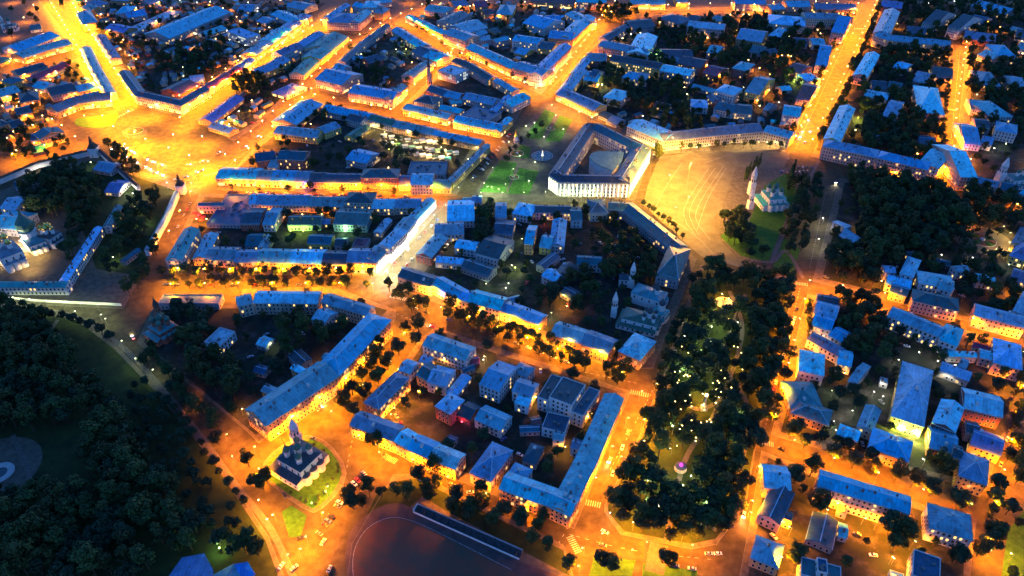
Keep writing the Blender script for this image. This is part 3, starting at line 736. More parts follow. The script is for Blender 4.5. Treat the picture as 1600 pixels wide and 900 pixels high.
DATA = '''@ C1
t 2 b w g|120,320 375,225|360,175|behind the courtyard left of the bright avenue
t 2 b o g s|150,365 300,315 455,275|440,235|with lit shops on the side street left of the avenue
h 3 b o h|515,150 610,135|570,65|tallest beside the avenue near the top edge
h 2 p o h|600,40 680,20|590,0|glowing orange beside the top edge
k 2 b w h|720,85 810,82|780,40|with rounded roof behind the avenue near the top
h 2 b e g|800,112 920,92|900,58|right of the rounded hall near the top
t 2 p p g|590,230 685,375|745,345|long strip right of the avenue opposite the side street
h 2 p o g|650,180 770,205|740,150|between the avenue and the walled shed row
s 1 l w f l|800,222 960,150 1135,72|1120,38|long walled row beside the big dark hall
k 2.5 b e g|1060,240 1440,75|1340,30|biggest long one in the yard near the top left
h 1 b e g|1480,68 1570,72|1540,25|small one behind the long hall
o 3 b w f lc|1415,195 1545,240|1595,205|with greenish lit windows beside the street
s 1 b e g|1290,225 1420,180|1400,155|narrow one left of the office with greenish windows
o 3 d c g s|740,455 840,595 1130,660 1310,555|13|bent around the corner of the round square
t 2 r p g s|1312,555 1425,490|1380,470|with bright red roof next to the bent office
t 2 r o g s|1425,490 1520,430|1480,405|second along the glowing street from the bent office
t 2 p o g s|1520,430 1600,375|1560,350|third along the glowing street from the bent office
s 1.5 r r g|1130,590 1250,530|1200,470|in the yard behind the bent office
s 1 l e g|1190,515 1275,505|1260,470|small one in the yard behind the bent office
k 1 p o g l|1330,765 1530,615|1450,600|left wing of the glowing lamp-lined courtyard
k 1 p o g|1300,795 1430,835|1455,795|front wing of the glowing lamp-lined courtyard
t 2 p o g s|360,700 500,645 690,625|620,590|curving along the left edge of the round square
t 2 b o g|490,645 640,605|600,575|behind the row curving along the round square
t 2 d p g l|320,600 480,565|460,510|with pink lit windows in the yards left of the avenue
h 2 b o h|490,575 610,550|590,510|close left of the avenue above the round square
t 2 b p g l|0,605 130,570|100,530|with lit windows at the left edge
h 2 d o h|120,640 240,620|220,570|glowing behind the left edge row
h 2 d y h|70,525 155,495|130,460|below the side street at the left
h 1 b w g|200,540 275,560|290,510|small one in the yard at the left
t 2 d c g n|120,470 300,420|280,385|along the lower side of the side street
s 1.5 r e g n|230,500 440,410|420,380|in the yard below the side street
t 2 b o g|500,305 560,440 650,600|14|bent along the left side of the avenue
h 2 d o g|75,800 150,780|130,745|small one above the left road
h 2 d o h|0,790 60,770|40,740|at the left edge above the left road
h 2 d o g|105,720 200,700|190,655|glowing ruin-like one above the left road
h 3 d o g|205,840 250,870|300,760|tall narrow one near the left road
h 2 d r g|190,880 300,870|280,830|low one beside the left road trees
h 1 d o h|0,400 85,365|60,330|beside a green yard at the left edge
h 1 d w g|190,190 260,180|250,150|white one below the round pavilion top left
h 2 b o g|690,0 800,5|780,-30|at the top edge right of the avenue
h 2 b o g|500,50 560,70|560,15|on the avenue side at the top edge
h 1 p e g|930,30 1020,10|1000,-20|under trees at the top edge
@ C2
t 2 b o g s|0,345 110,270|90,215|first along the glowing street below the green arcade
t 2 b o g s|112,268 230,185|200,130|second along the glowing street above the green arcade
t 2 p o g s|232,183 350,98|310,60|third along the glowing street near the orange palace
t 2 b e g|90,90 230,150|250,95|in the yard behind the glowing street
t 2 b c g|190,40 295,62|310,15|behind the glowing street near the top edge
s 1 b e g|0,130 60,150|70,100|low one in the dark yard behind the street
o 3 p p h d|440,138 640,145|650,85|front wing of the orange palace with a white court
o 3 b p g d|648,143 725,75|690,45|right wing of the orange palace with a white court
o 3 b p g|465,118 590,32|560,15|rear left wing of the orange palace with a white court
o 3 b w g|600,35 700,62|720,35|rear wing of the orange palace with a white court
o 3 b o h|735,78 790,85 835,55|770,30|rounded one right of the orange palace
h 4 l w h|665,45 760,45|760,5|tall pale one behind the orange palace
m 1.5 t c g|300,470 405,372|215,455|lower hall of the arcade with columns
m 2 t y g|405,372 472,318|330,325|gabled centre of the arcade with columns
m 1.5 t c g|472,318 580,230|430,205|upper hall of the arcade with columns
t 2 p w g|165,350 300,290|260,262|behind the lower arcade hall
t 2 b w g|300,290 430,212|390,188|behind the upper arcade hall
t 2 b y g|20,470 130,425 215,375|150,350|at the street corner beside the arcade
h 1 p o h s|95,577 190,605|250,528|square pavilion with columns beside the arcade
t 2 d e g|560,390 700,265 840,160|12|long dark strip along the street below the arcade
t 2 b c g|845,190 950,258|975,215|first along the shop street from its top corner
t 2 b e g|952,262 1025,302|1060,265|second along the shop street from its top corner
t 2 d e g|970,322 1055,355|1085,290|third along the shop street with dark roof
t 2 b p g|1040,352 1130,385|1190,335|last along the shop street before the crossing
e 2 r p g|1060,335 1100,350|1130,310|red strip beside the crossing of the shop street
t 2 b p g|985,485 1110,398|1060,370|narrow one on the lane above the spired tower
t 3 b p g s|575,577 850,622|860,560|facing the street above the market with attic gables
t 3 b p g s|852,622 945,537|900,520|corner one above the market at the lane
t 3 b p g s|370,492 535,532|520,430|tall corner one at the arcade street
e 3 b e g n|480,420 540,440|540,400|behind the tall corner townhouse
h 2 d r g|710,398 795,372|760,338|in the middle of the big yard
h 1 b e g|640,390 690,370|660,330|small one by the trees in the big yard
s 1 d e g|545,450 600,440|590,400|beside the street wall of the big yard
o 3 l w f lc|1135,440 1250,472|1290,425|white flat block on the shop street
t 2 d e g|1220,385 1300,415 1440,500|16|dark long one behind the white flat block
t 2 b y g l|1370,455 1450,500|1480,470|with lit yard side behind the shop street
t 2 b c g|1480,505 1600,575|1600,535|along the shop street near the lawns
h 2 d r g|1060,565 1165,600|1150,545|beside the spired tower
h 2 b r g|1170,600 1265,620|1270,580|second from the spired tower
t 2 b e g|1290,615 1480,655|1480,610|in the crowded yard below the white flat block
h 1 b e g|1220,650 1290,640|1290,610|low one in the crowded yard
s 1 b e g|1140,680 1270,710|1280,680|low strip in the crowded yard
o 2 d c h|985,630 1110,655|1100,600|rounded dark one on the lane corner
t 2 b o g s|915,682 1195,748|1225,712|facing the market street left part
t 2 b y g s|1230,762 1525,822|1540,775|facing the market street right part
t 2 b y g|1525,822 1605,742|1570,725|lit green at the corner by the lawns
o 2 d e f n|1285,715 1450,757|1490,690|flat dark one behind the market street
t 2 b e g|1500,700 1600,605|1555,600|slanting one behind the corner by the lawns
t 2 b o g s|930,108 1080,178 1165,215|14|upper side of the shop street behind trees
h 2 b w g|1050,62 1180,82|1170,38|near the top edge above the shop street
k 3 d e g|1230,150 1340,92|1290,50|large dark one above the shop street
t 4 b p g d|1170,208 1305,255|1325,200|tallest on the upper side of the shop street
k 2 l e g|1310,212 1450,172|1420,100|wide pale one behind the tallest townhouse
h 2 b r g|1390,225 1450,205|1440,180|brick one behind the tallest townhouse
t 3 b o g s|1310,300 1450,362 1600,432|1620,385|long one on the shop street left of the corner block
h 2 b y h|1500,88 1600,92|1570,30|domed yellow one at the top edge
h 2 r o g|1430,92 1490,85|1480,60|glowing orange one near the top edge
h 2 l e g|1400,255 1470,248|1460,222|small pale one behind the long shop street block
h 2 b e g|1500,265 1590,245|1580,225|second small one behind the long shop street block
h 2 p o g|1240,40 1330,30|1310,0|orange one at the top edge behind the dark hall
h 2 r o g|1370,45 1450,40|1440,5|reddish one with lit front at the top edge
h 2 b e g|780,20 850,10|830,-20|beside the top edge street
# market block
t 2 b o g|250,780 420,650|300,612|big left wing of the market block
t 2 b e g|410,690 695,748|715,705|top wing of the market block along the street
t 2 g e g|695,748 845,785|870,745|green middle of the market block top wing
t 2 b o g|850,790 1100,842|1120,800|third part of the market block top wing
t 2 b o g|1100,842 1395,905|1450,880|last part of the market block top wing by the plaza
k 2 b y g|110,832 380,862|410,812|yellow hall inside the market block
k 2 b y g|430,832 530,792|495,755|gabled yellow hall inside the market block
k 1 g y g|620,868 715,800|650,785|low green one at the lit market stalls
h 2 d e g n|560,745 650,770|660,720|dark one behind the market block top wing
@ C3
t 3 b w g|65,142 200,180|165,88|behind the shop street at the upper left
h 3 b w g|215,142 310,138|280,95|with skylights behind the shop street
t 3 b e g|330,88 440,150|480,110|inner wing of the orange corner block
t 3 b o g d|380,245 525,110|455,75|long orange wing facing the diagonal street
t 3 b o g d|225,235 372,248|335,195|lower wing of the orange corner block
t 3 b w g|0,252 160,275|170,235|behind the bright corner block
h 2 d y g l|160,300 250,310|255,265|at the glowing yard behind the bright corner block
h 1 b y g|10,330 80,345|90,300|low one in the yard behind the bright corner block
t 4 b p g sd|0,422 185,475|205,420|left wing of the bright white-lit corner block
t 4 b p g sd|187,473 372,290|285,290|right wing of the bright white-lit corner block
t 2 b w g|0,670 115,612|60,575|at the upper left corner of the lawns
t 2 b y g s|275,590 510,692|580,655|facing the lawns across the orange street
t 2 b y g|272,580 395,432|450,470|side wing rising along the diagonal street
h 2 b y g|445,500 535,512|540,450|behind the yellow house facing the lawns
h 2 b r g|360,460 450,355|500,370|red fronted one along the diagonal street
h 2 b r g|460,378 590,385|590,335|brick one by the dark apartment block
t 3 b p g|535,285 825,345|830,300|long orange-lit one under tall trees
t 3 l w g|850,345 910,228|790,205|pale wing lit green from the yard
h 2 d e g|600,250 740,172|700,150|dark low one in the curved yard
t 2 d e g|760,178 900,162|880,112|dark one on the upper street of the quarter
h 2 d e h|910,112 1050,150|1010,85|dark hipped one under trees
a 4 d y g l|610,378 920,432|930,395|long dark roofed one with lit yellow windows
a 4 l e g l|922,440 1110,475|1115,430|pale extension of the long lit apartment block
v 2 b w h l|685,482 760,497|770,450|left one of the pair below the lit apartment block
v 2 b w h l|768,498 840,506|835,455|right one of the pair below the lit apartment block
v 2.5 l w h|570,605 680,630|715,570|many-gabled pale one among dark trees
a 4 l e g n|1095,165 1325,188|1330,150|pale flat-topped one behind dark trees
o 4 b o g|1400,242 1560,265|1545,190|glowing orange at the upper street
h 2 b o g|1250,130 1310,135|1305,100|small one between street lights
h 3 d e g|945,365 1135,368|1100,308|dark broad one in the middle of the quarter
h 3 d r g|1030,397 1180,425|1175,365|brick one in the middle of the quarter
h 2 b r g|945,382 1025,400|1025,360|small brick one in the middle of the quarter
h 2 r r g|1190,452 1275,475|1275,410|brown one by the orange yard
h 3 b r h|1375,425 1465,445|1490,395|red walled one beside yellow lights
v 3.5 l w h|1270,565 1385,595|1420,548|tall white corner one among dark trees
a 3 b y g|1455,572 1545,592|1590,482|with bright yellow walls
v 2 d w g|1260,680 1380,705|1400,650|white gabled one above the yellow-lit palace
v 2 d c g l|1385,705 1500,715|1500,655|with warm lit front above the yellow-lit palace
h 2 l w h|1120,668 1225,675|1200,625|low pale one above the yellow-lit palace
s 1 r w g|885,662 970,682|985,652|small red one at the white yard wall
s 1 d e g|540,720 600,745|630,715|dark low one at the street by the triangular office
s 1 b e g|590,755 650,780|690,745|second low one at the street by the triangular office
h 2 b e g|1215,328 1290,340|1290,285|pale one under trees by the orange yard
t 3 b p g l|400,12 590,18|590,-15|pink one at the top edge
t 2 r o g s|110,8 390,28|390,-5|long orange one at the top edge
t 2 b y g s|740,25 960,30|950,-10|behind the little portico at the top edge
h 2 b y g|1030,15 1100,15|1100,-15|small yellow one at the top edge
t 3 b p g s|1395,22 1590,26|1590,-10|with many lit windows at the top edge
h 2 d e g|1090,120 1150,130|1140,95|dark one beside the pale flat-topped block
h 2 d e g|1480,320 1560,335|1570,290|dark one right of the orange yard
h 2 d r g|1215,600 1255,640|1270,590|brick shed-like one by the tall white villa
h 2 b e g|1570,680 1600,690|1630,650|at the edge of the dark garden
s 1 b e g|1120,545 1260,580|1260,555|long low one left of the tall white villa
h 3 d c g l|480,470 520,480|540,440|small one by the diagonal street corner
t 3 l w g d|720,788 950,884|1000,820|left wing of the yellow-lit palace
t 3 p c g d|950,884 1330,842|1300,790|middle wing of the yellow-lit palace
t 3 p c g d|1330,842 1570,822|1560,768|right middle wing of the yellow-lit palace
t 3 b c g d|1570,822 1735,866|1760,825|right end wing of the yellow-lit palace
@ C4
h 2 b o g|25,62 110,55|100,20|at the top edge left of the wide avenue
t 2 b p g|125,42 270,42|260,5|pink one at the top edge left of the wide avenue
t 2 p o g s|300,58 560,62|590,25|orange strip at the top of the wide avenue
a 4 b c g n|235,115 450,122|460,85|big beige one above the wide avenue
a 4 b p g n|395,198 475,210|525,108|end wing of the big beige block on the avenue
o 3 l g h n|0,145 235,165|200,105|broad pale one with arches
h 2 l e h|0,220 75,235|80,175|small pale one below the arched office
h 1 d e g n|170,285 245,290|240,240|dark one in the yard below the arched office
h 2 b w g|280,278 360,280|350,240|small one beside the avenue yard
t 3 b p g|295,402 370,412|430,290|tall pink-ended one along the avenue
t 2 r p g|175,615 260,632|300,530|violet-red one along the avenue
h 2 l w h|245,505 330,495|310,450|pale hipped one along the avenue
t 3 b w g|90,715 200,730|225,670|white one along the avenue above the palace
h 2 r r g|115,432 205,458|220,402|dark brick cottage in a green yard
h 2 d o g|0,345 70,330|40,300|orange-lit one in the yards
h 1 l w g|90,570 150,560|140,530|little white one by green light
t 2 p r g|705,40 835,55|835,15|violet one at the top right of the avenue
a 4 l c g d|760,220 825,75|735,50|left arm of the angled block on the avenue
a 4 b c g d|660,222 750,252 1140,292|1145,262|long arm of the angled block with trees in front
a 3 l p g|620,485 700,345|630,308|narrow one along the right side of the avenue
a 4 l y g d|450,890 545,680|470,620|long one with a yellow wall on the avenue
h 2 d e g|870,205 985,218|985,175|dark one behind the angled block
a 4 d w g d|965,142 1045,160|1065,65|left one of the pale pair at the top
a 4 d w g d|1125,168 1195,185|1215,88|right one of the pale pair at the top
k 2 b e g|1270,35 1480,90|1490,45|long low one at the upper right corner
h 1 b o g|1485,185 1530,200|1540,165|orange glowing one near the right edge
h 2 p r g|1225,240 1420,265|1430,215|long violet one under trees
h 2 l w g|1310,340 1400,372|1410,320|pale bent one among trees right of the side street
h 3 b w h|1430,345 1550,352|1530,285|tall pale one among trees right of the side street
a 2 l w g|600,600 745,625|740,580|low pale one in the dark garden
h 3 l w g|715,722 800,740|845,638|pale gabled one in the dark garden
h 2 l w g|775,418 850,440|840,385|small pale one behind garden trees
h 2 l e g|900,505 985,522|1000,455|pale one with verandas in the garden
h 2 d p g l|1030,482 1155,497|1140,425|pink lit one on the side street corner
h 3 l p h|940,697 1105,718|1140,560|large cross-roofed one by the side street
h 2 b e h|1320,530 1460,542|1440,455|broad one right of the side street
h 3 b w h|1400,732 1530,728|1520,625|tall one right of the side street
h 3 b w h|1420,812 1555,838|1550,780|hipped one near the right edge
h 2 l w g|1540,560 1620,565|1610,480|pale one at the right edge
h 2 d e g|955,905 1060,908|1060,850|dark one above the facade row
h 2 b w g|1230,895 1330,905|1300,780|pale one beside the tall corner block
h 2 b c g|1330,890 1400,905|1400,860|small one beside the tall corner block
h 2 b w g|1270,680 1365,690|1360,630|small one on the side street
h 2 d e g|650,545 740,555|735,515|dark little one under garden trees
h 2 d p g|745,545 830,560|835,525|violet-lit little one under garden trees
h 2 d e g|1300,790 1390,800|1390,750|dark one among right side trees
h 2 d w g|1250,130 1340,150|1350,105|dark one in the upper right woods
h 2 d e g|1550,230 1620,240|1620,190|dark one at the upper right edge
h 2 b w g|1560,300 1620,310|1620,270|pale one at the upper right edge
h 1 b e g|640,860 670,870|680,840|tiny one in the garden near the facade row
@ C8
a 4 b p h d|340,12 680,85|700,40|left half of the pink facade row with balconies
a 4 b p h d|682,86 1000,162|1015,115|right half of the pink facade row with balconies
h 3 l w g|945,110 1070,152|1082,32|pale one behind the pink facade row
a 4 l p g d|1205,205 1310,208|1335,10|tall corner block with violet light on its side
t 3 b c g s|1200,218 1435,272|1440,235|lower wing of the tall corner block
t 2 d p g|1450,280 1560,305|1570,260|low one right of the tall corner block
t 2 b w g|1570,305 1620,330|1620,270|white one at the right edge below the church
h 2 l w h|415,605 500,640 600,600|530,515|alone among trees by the white-lit road
v 2 p y h s|1510,695 1610,730|1620,610|lit mansion at the right edge by the round flower bed
h 2 p y g|1520,620 1580,520|1650,560|upper wing of the lit mansion
h 2 l w g|730,800 800,805|800,765|low pale one at the edge of the dark wood
h 3 l w h|825,805 910,832|940,722|tall one at the edge of the dark wood
h 2 l w g|740,870 890,905|900,850|second row one below the dark wood
h 3 l w h|945,868 1165,905|1180,832|broad one below the dark wood
h 2 l w g|1180,800 1260,790|1270,750|small one near the round flower bed
h 2 l w g|1310,850 1420,868|1430,830|L-shaped one near the round flower bed
h 2 p c g|1515,840 1610,870|1620,800|at the right edge below the lit mansion
h 1 d e g n|870,705 940,715|945,680|dark one behind the tall villa by the wood
h 1 d r g n|1050,745 1140,765|1145,735|dark low one left of the small pale house
@ C5
h 2 l w g|0,400 95,415|100,325|big pale one at the left edge by the monastery
t 2 b e g|-60,520 100,535|90,420|blue flank of the monastery cells at the left edge
h 1 u w g|650,300 740,305|735,225|with a pale gable in the monastery garden
s 1 b e g|580,160 690,180|640,100|low one by green lights in the monastery garden
h 1 d e g n|160,240 250,225|240,190|dark one beside the monastery garden wall
s 1 d e g n|780,735 880,660|860,650|teal lean-to on the monastery side slope
h 1 d e g n|90,270 150,260|150,225|dark one left inside the garden wall
t 2 l w g|420,860 640,520|600,510|long cell range of the monastery with paler patches
t 2 t w g|645,515 720,390|760,400|upper end of the monastery cell range
t 2 t w g|-40,895 410,895|400,860|river front range of the monastery
t 3 t w g d|1135,725 1245,532|1170,500|bar standing at the sloping street
k 1 d e f n|1290,500 1510,505|1265,310|wide dark flat hall behind the cafe terrace
o 2 d p f s|1230,390 1400,388|1400,365|low pink lit one on the dark flat hall
t 2 b o g|1290,715 1365,562|1300,530|side wing left of the boulevard row
t 2 b p g d|1285,722 1460,726|1460,645|first of the boulevard row from the left
t 2 b o g|1462,738 1600,738|1600,660|second of the boulevard row from the left
h 2 l w g l|1555,375 1640,372|1640,310|pale one beside the dark flat hall
t 2 b o g s|1345,215 1600,222|1600,150|left end of the market block lower row with lit front
h 1 d e g n|1530,640 1620,640|1620,560|dark one in the yard of the boulevard row
s 1 d r g n|200,60 290,40|270,0|red brick one by the left road
@ C6
t 3 d r g l|130,92 300,100|300,45|brick one with lit windows in the market block
t 2 d r g|0,110 125,92|120,40|brick one at the left of the market block
k 1 b w g|70,145 130,150|165,78|small blue gabled one in the market block
h 2 b e g|560,92 690,122|690,40|blue one behind trees in the market block
t 2 b o g s|0,226 92,228|92,162|first of the market block lower row
t 2 b p g s|92,228 237,232|237,165|second of the market block lower row
t 2 b p g s|237,233 327,235|327,168|third of the market block lower row with violet light
t 2 d o g|330,236 430,238|430,178|fourth of the market block lower row
t 2 d o g|432,240 655,243|655,185|fifth and longest dark part of the market block lower row
t 4 d r h d|655,209 886,210|886,155|tallest of the market block lower row
t 1.5 p c g|890,260 960,260|960,195|violet low part of the market block lower row
t 3 l c g d|965,252 1100,253|1100,185|pale taller part of the market block lower row
t 1.5 t y g|1105,275 1215,277|1200,222|teal low corner of the market block lower row
t 2 b y g|1230,240 1465,8|1440,-12|lit yellow side of the market block facing the lawns
k 2 d e f n|945,187 1180,190|1265,112|wide black flat hall inside the market block
t 2 b c g|0,380 325,382|325,315|long blue part above the pink-lit yard
t 2 b o g|327,386 550,390|550,328|second part above the pink-lit yard
t 3 d c h|551,362 727,368|727,303|taller dark part above the yard
t 2 l c g l|722,402 866,402|866,342|pale part with lit yard side
t 2 b c g|868,398 1030,396|1030,338|last part before the white-lit street
t 2 b w g|1008,473 1124,352|1060,345|top one of the white-lit street left side
t 3 b w g d|947,545 1006,475|940,440|second down the white-lit street left side
t 4 l w g d|836,654 945,547|870,530|with tall columns on the white-lit street
t 3 b w g d|748,740 834,656|760,620|corner one at the bottom of the white-lit street
t 2 b o g|0,736 205,742|205,657|third of the boulevard row from the left
t 2 l o g|207,743 408,748|408,660|fourth of the boulevard row from the left
t 2 d o g|410,752 560,755|560,668|fifth of the boulevard row with dark roof
t 3 b o g s|565,736 746,740|755,655|last of the boulevard row at the bright corner
h 2 b w g|40,502 115,505|150,400|gable-ended one in the pink-lit yard
h 2 d r g n|-100,500 20,500|20,400|dark flat one beside the gable-ended house
h 1.5 g g g|195,507 400,507|400,445|lit yellow-green in the inner yard
e 1 p o g|412,500 462,500|462,468|glowing orange annex beside the green-lit house
h 2 t g g d|480,500 690,508|700,405|mint one with teal and red roof bands
h 1.5 d y g|320,622 465,627|470,568|yellow fronted one in the inner yard
h 1.5 b e g|65,655 108,575|60,560|narrow one at the left of the inner yard
s 1 d e g n|490,640 560,640|560,585|dark shed in the inner yard
s 1 r e f n|600,640 690,645|690,590|dark red flat one in the inner yard
h 1 l e g|780,560 850,475|810,462|pale glassy one behind the columned house
t 2 l r g|1000,690 1110,567|1190,600|with brick end wall on the white-lit street
t 2 l w g|1115,568 1300,562|1290,490|second on the right of the white-lit street
t 2 l w g|1195,482 1365,478|1340,350|broad pale one at the top of the white-lit street
h 2 l w g|1240,645 1370,665|1370,610|small white one in a lit court
t 1.5 l w g|1120,735 1290,752|1300,715|low range closing the lit court
s 1 b e g|1290,365 1345,365|1345,335|low one by the lime-lit road
h 2 b w g|1350,365 1410,365|1410,325|small one by the lime-lit road
h 2.5 b e g|1495,458 1565,458|1560,365|narrow one in the dark yard
h 2 d e g|1480,560 1600,570|1600,480|dark one in the dark yard
k 2.5 d w g|1370,678 1515,718|1600,600|white walled lit hall beside the yellow yard
h 1.5 d e g n|1280,768 1450,828|1500,772|dark one below the white walled hall
o 2 g e g n|610,435 680,440|690,405|dark one inside the lower block
@ C7
o 2.5 d g h|488,430 600,428|600,348|left end pavilion of the bent range on the square
o 2.5 d e g|600,412 700,418 1005,668|1060,610|bent range along the parade square
o 2.5 t e h|900,818 1040,850|1125,660|teal end pavilion of the bent range on the square
h 2 l w h|0,432 120,452|95,372|pale one at the lime-lit road
t 2 d w g|145,428 370,432|370,385|white fronted low range at the lime-lit road
h 2 d w g|368,480 440,480|440,395|white gabled one at the lime-lit road
h 3 b o g|75,622 130,627|145,510|narrow ochre one in the dark yard
h 2 b y g|170,642 240,652|250,572|yellow one with red light behind
t 2 b e g|325,640 342,478|255,488|long narrow one in the dark yard
s 1.5 d e g n|205,778 300,702|270,662|dark one by the lower yard
t 2 d w g|405,748 560,757|560,705|dark wing in the wooded court
t 2 d w g|330,852 402,762|340,720|second dark wing in the wooded court
h 2 l w g|185,822 268,862|285,795|pale one by the lower yard
h 2 d w g n|670,845 735,850|735,815|small one by the blue bell tower
@ D1
h 2 l w f|1355,382 1470,272|1385,235|narrow one with white windows in the dark court
s 1.5 t e f n|985,97 1365,98|1370,40|long flat one beside the boulevard
@ D2
t 3 l c g|-115,115 -20,92|-35,35|pale slanting left end of the court range
t 3 l c g|-18,92 385,96|390,22|pale range above the dark court
t 3 b c g d|405,85 690,172|845,148|top wing of the long terrace
t 4 b o h d|845,198 522,545|555,310|upper part of the long terrace facing the orange street
t 4 b o g d|518,548 60,862|375,468|lower part of the long terrace facing the orange street
h 2 l w g|345,195 425,228|490,145|pale annex in the dark court
e 3 b o g|412,432 470,455|490,425|short upper wing behind the long terrace
e 3 l o g|215,500 285,540|300,505|short middle wing behind the long terrace
e 3 b o g|32,640 100,670|115,620|short lower wing behind the long terrace
h 1.5 d e g n|200,425 270,490|320,420|dark one in the dark court
h 1 l e g|0,350 60,370|110,320|low pale one in the dark court
h 1 d e g n|-20,520 50,540|60,490|dark low one in the dark court corner
h 3 b w g d|1040,358 1310,452|1380,375|white one at the corner of the tree-lined street
h 3 p o h d|765,757 960,562|870,525|slim hipped one with a lit parking yard
v 2 l w g|890,512 962,537|950,445|many-gabled pale one by the street
v 2.5 d o g|1000,540 1085,590|1110,480|dark roofed middle of the many-gabled group
v 2.5 l w g|1070,585 1185,615|1160,490|pale roofed right of the many-gabled group
h 2 l w g|1020,455 1080,475|1110,435|small one behind the many-gabled group
v 3 l r h|1120,737 1215,787|1280,690|red brick hipped one in the middle block
s 1 l e g|1250,680 1345,560|1280,545|long pale lean-to in the middle block
h 1 r r g n|1340,478 1400,470|1420,420|dark red low one behind the white corner house
s 1 d e g|1300,530 1370,500|1360,470|dark lean-to beside the lit yard
k 1.5 d r g n|1260,792 1340,825|1390,735|dark garage with a red light
k 2 b w g|1365,818 1530,892|1570,790|white walled blue one in the middle block
t 3 b w g d|1395,600 1520,648|1560,470|wide white one by the tree-lined street
t 2.5 b c g|1095,-25 1250,62|1290,-5|second of the row behind the street trees
t 2.5 d c g|885,-72 1090,-8|1110,-80|first of the row behind the street trees
t 2.5 l c g|1252,62 1320,86|1370,30|third of the row behind the street trees
t 3 b p g d|1322,85 1525,138|1590,65|fourth of the row behind the street trees
t 2.5 b p g|1528,142 1600,168|1660,110|fifth of the row behind the street trees
t 2.5 l o g|1602,168 1765,232|1815,168|sixth of the row behind the street trees
t 3 b o g d|585,855 860,955|945,870|left part of the row facing the church street
t 3 l o g|862,955 945,1005|1020,920|second part of the row facing the church street
t 3 b o g d|946,1006 1075,1062|1140,965|third part of the row facing the church street
t 3 l o g d|1077,1063 1245,1132|1310,1040|right part of the row facing the church street
@ E2
h 2.5 b p h d|1335,252 1467,312|1565,100|hipped one with rooflights beside the car yard
h 1 d e g n|1180,60 1230,80|1240,30|dark one in the car yard
@ D3
t 2.5 l o g|240,288 425,347|470,262|left half of the pale pair behind the street trees
t 2.5 b o g|427,347 600,412|635,315|right half of the pale pair behind the street trees
h 2.5 l o h d|665,392 800,452|860,318|square hipped one at the park street corner
k 4 d w f|230,682 375,737|450,602|tall middle of the theatre-like hall
k 3 d w f|372,772 445,802|527,635|right side of the theatre-like hall
k 3 d w f|158,682 226,705|285,550|left side of the theatre-like hall
t 2 b w h|0,520 90,560|140,500|pale one left of the theatre-like hall
t 2.5 b w g|0,640 120,680|135,590|second pale one left of the theatre-like hall
h 2 l w h|15,715 100,740|110,680|rounded pale one below the theatre-like hall
o 2 d w f|185,872 330,907|360,805|dark flat one below the theatre-like hall
s 1 r r g|130,862 190,850|215,790|small red roofed one below the theatre-like hall
s 1 d e g n|50,900 175,895|170,860|long low one below the theatre-like hall
h 1 r r f n|480,790 520,800|560,690|dark red strip beside the street range
t 3 b o g d|697,692 530,1090 365,1420|590,640|long range along the park street
h 1 d e g n|300,30 380,75|430,30|dark one by the yellow light behind the row
s 1 b e g n|-10,90 60,70|50,40|low one by the rear yard
@ E3
t 3 b o g d|-80,352 230,465 362,525|300,362|bottom range at the park street corner
h 2 b w h|-50,290 60,340|155,250|rear hipped wing of the bottom range
h 1.5 d e h|65,172 150,200|190,92|dark hipped one in the bottom court
e 2 b w g|365,95 420,110|430,50|small one in the bottom court
h 2 b w g|255,40 320,55|345,10|white one in the bottom court
@ D4
h 2 d e g n|310,88 440,108|480,62|dark one by the park-side street
h 2 l w g|285,152 425,192|440,112|two-tone pale one by the park-side street
h 2 b w g l|272,232 395,268|400,185|white lit one by the park-side street
h 2 b w g|380,292 460,337|490,268|behind the white lit house
t 2 b w g|245,318 435,422|460,370|long one with white windows by the park-side street
h 2 l w g|432,470 520,492|610,420|broad pale arm of the angled house
h 2 l w g|500,577 550,602|600,470|narrow pale arm of the angled house
v 2.5 l w h|190,512 350,548|390,425|square hipped one beside the white light
v 2 t o h|140,747 345,752|360,590|large dark teal one by the park-side street
v 2 t o h|142,777 380,858|415,770|curved teal front above the orange trees
t 3 b w g l|745,172 1070,307|1090,240|long blue one with lit windows
h 3 b w h|1070,322 1185,364|1215,258|hipped end of the long blue one
t 3 d p h d|905,77 1195,142|1210,72|pink one with violet lights at its foot
h 2 d o g|760,22 865,52|880,0|orange-lit one left of the pink house
t 3 l p g|1290,168 1610,250|1620,180|pale one at the right edge
h 3 l w g|1530,140 1610,170|1620,30|tall pale one at the right edge
h 3 l p h d|1410,462 1590,512|1610,365|very large hipped pink one at the right edge
h 2 l p g|1325,432 1405,452|1410,400|small pink wing beside the large hipped house
t 1.5 l e g|1070,512 1255,582|1280,530|low pale one beside the red wall
t 1.5 l e g|1130,425 1310,432|1310,400|second low pale one beside the red wall
o 3 l y h d|770,797 975,867|1040,520|long school-like one with a bright yellow end
t 2 b g g|650,902 705,765|625,705|slim one in the lit yard
t 3 l r g|1170,902 1225,750|1120,612|left arm of the red walled school
t 3 l r g|1225,748 1465,808|1490,690|top arm of the red walled school
h 2 d e g n|1240,900 1320,920|1330,850|dark one inside the red walled school court
h 1 l e f|700,590 750,602|765,570|little white kiosk-like one at the yard lamps
h 2 l w g|1190,480 1240,500|1250,450|small pale one beside the low pale row
s 1 r e g n|1280,365 1400,400|1410,370|dark shed row by the orange street
h 3 b w g|1060,0 1150,25|1160,-30|white one above the pink house
@ E4
t 2.5 b o h d|625,92 880,188|908,62|hipped one behind the street trees in the south
t 2 l w g|430,10 560,60|640,20|pale gabled one at the lit yard end
t 2 b r g|1010,97 1180,142|1190,10|brick walled one beside the lit yard
h 3 d o g|1150,152 1205,172|1225,100|narrow orange one beside the hipped house
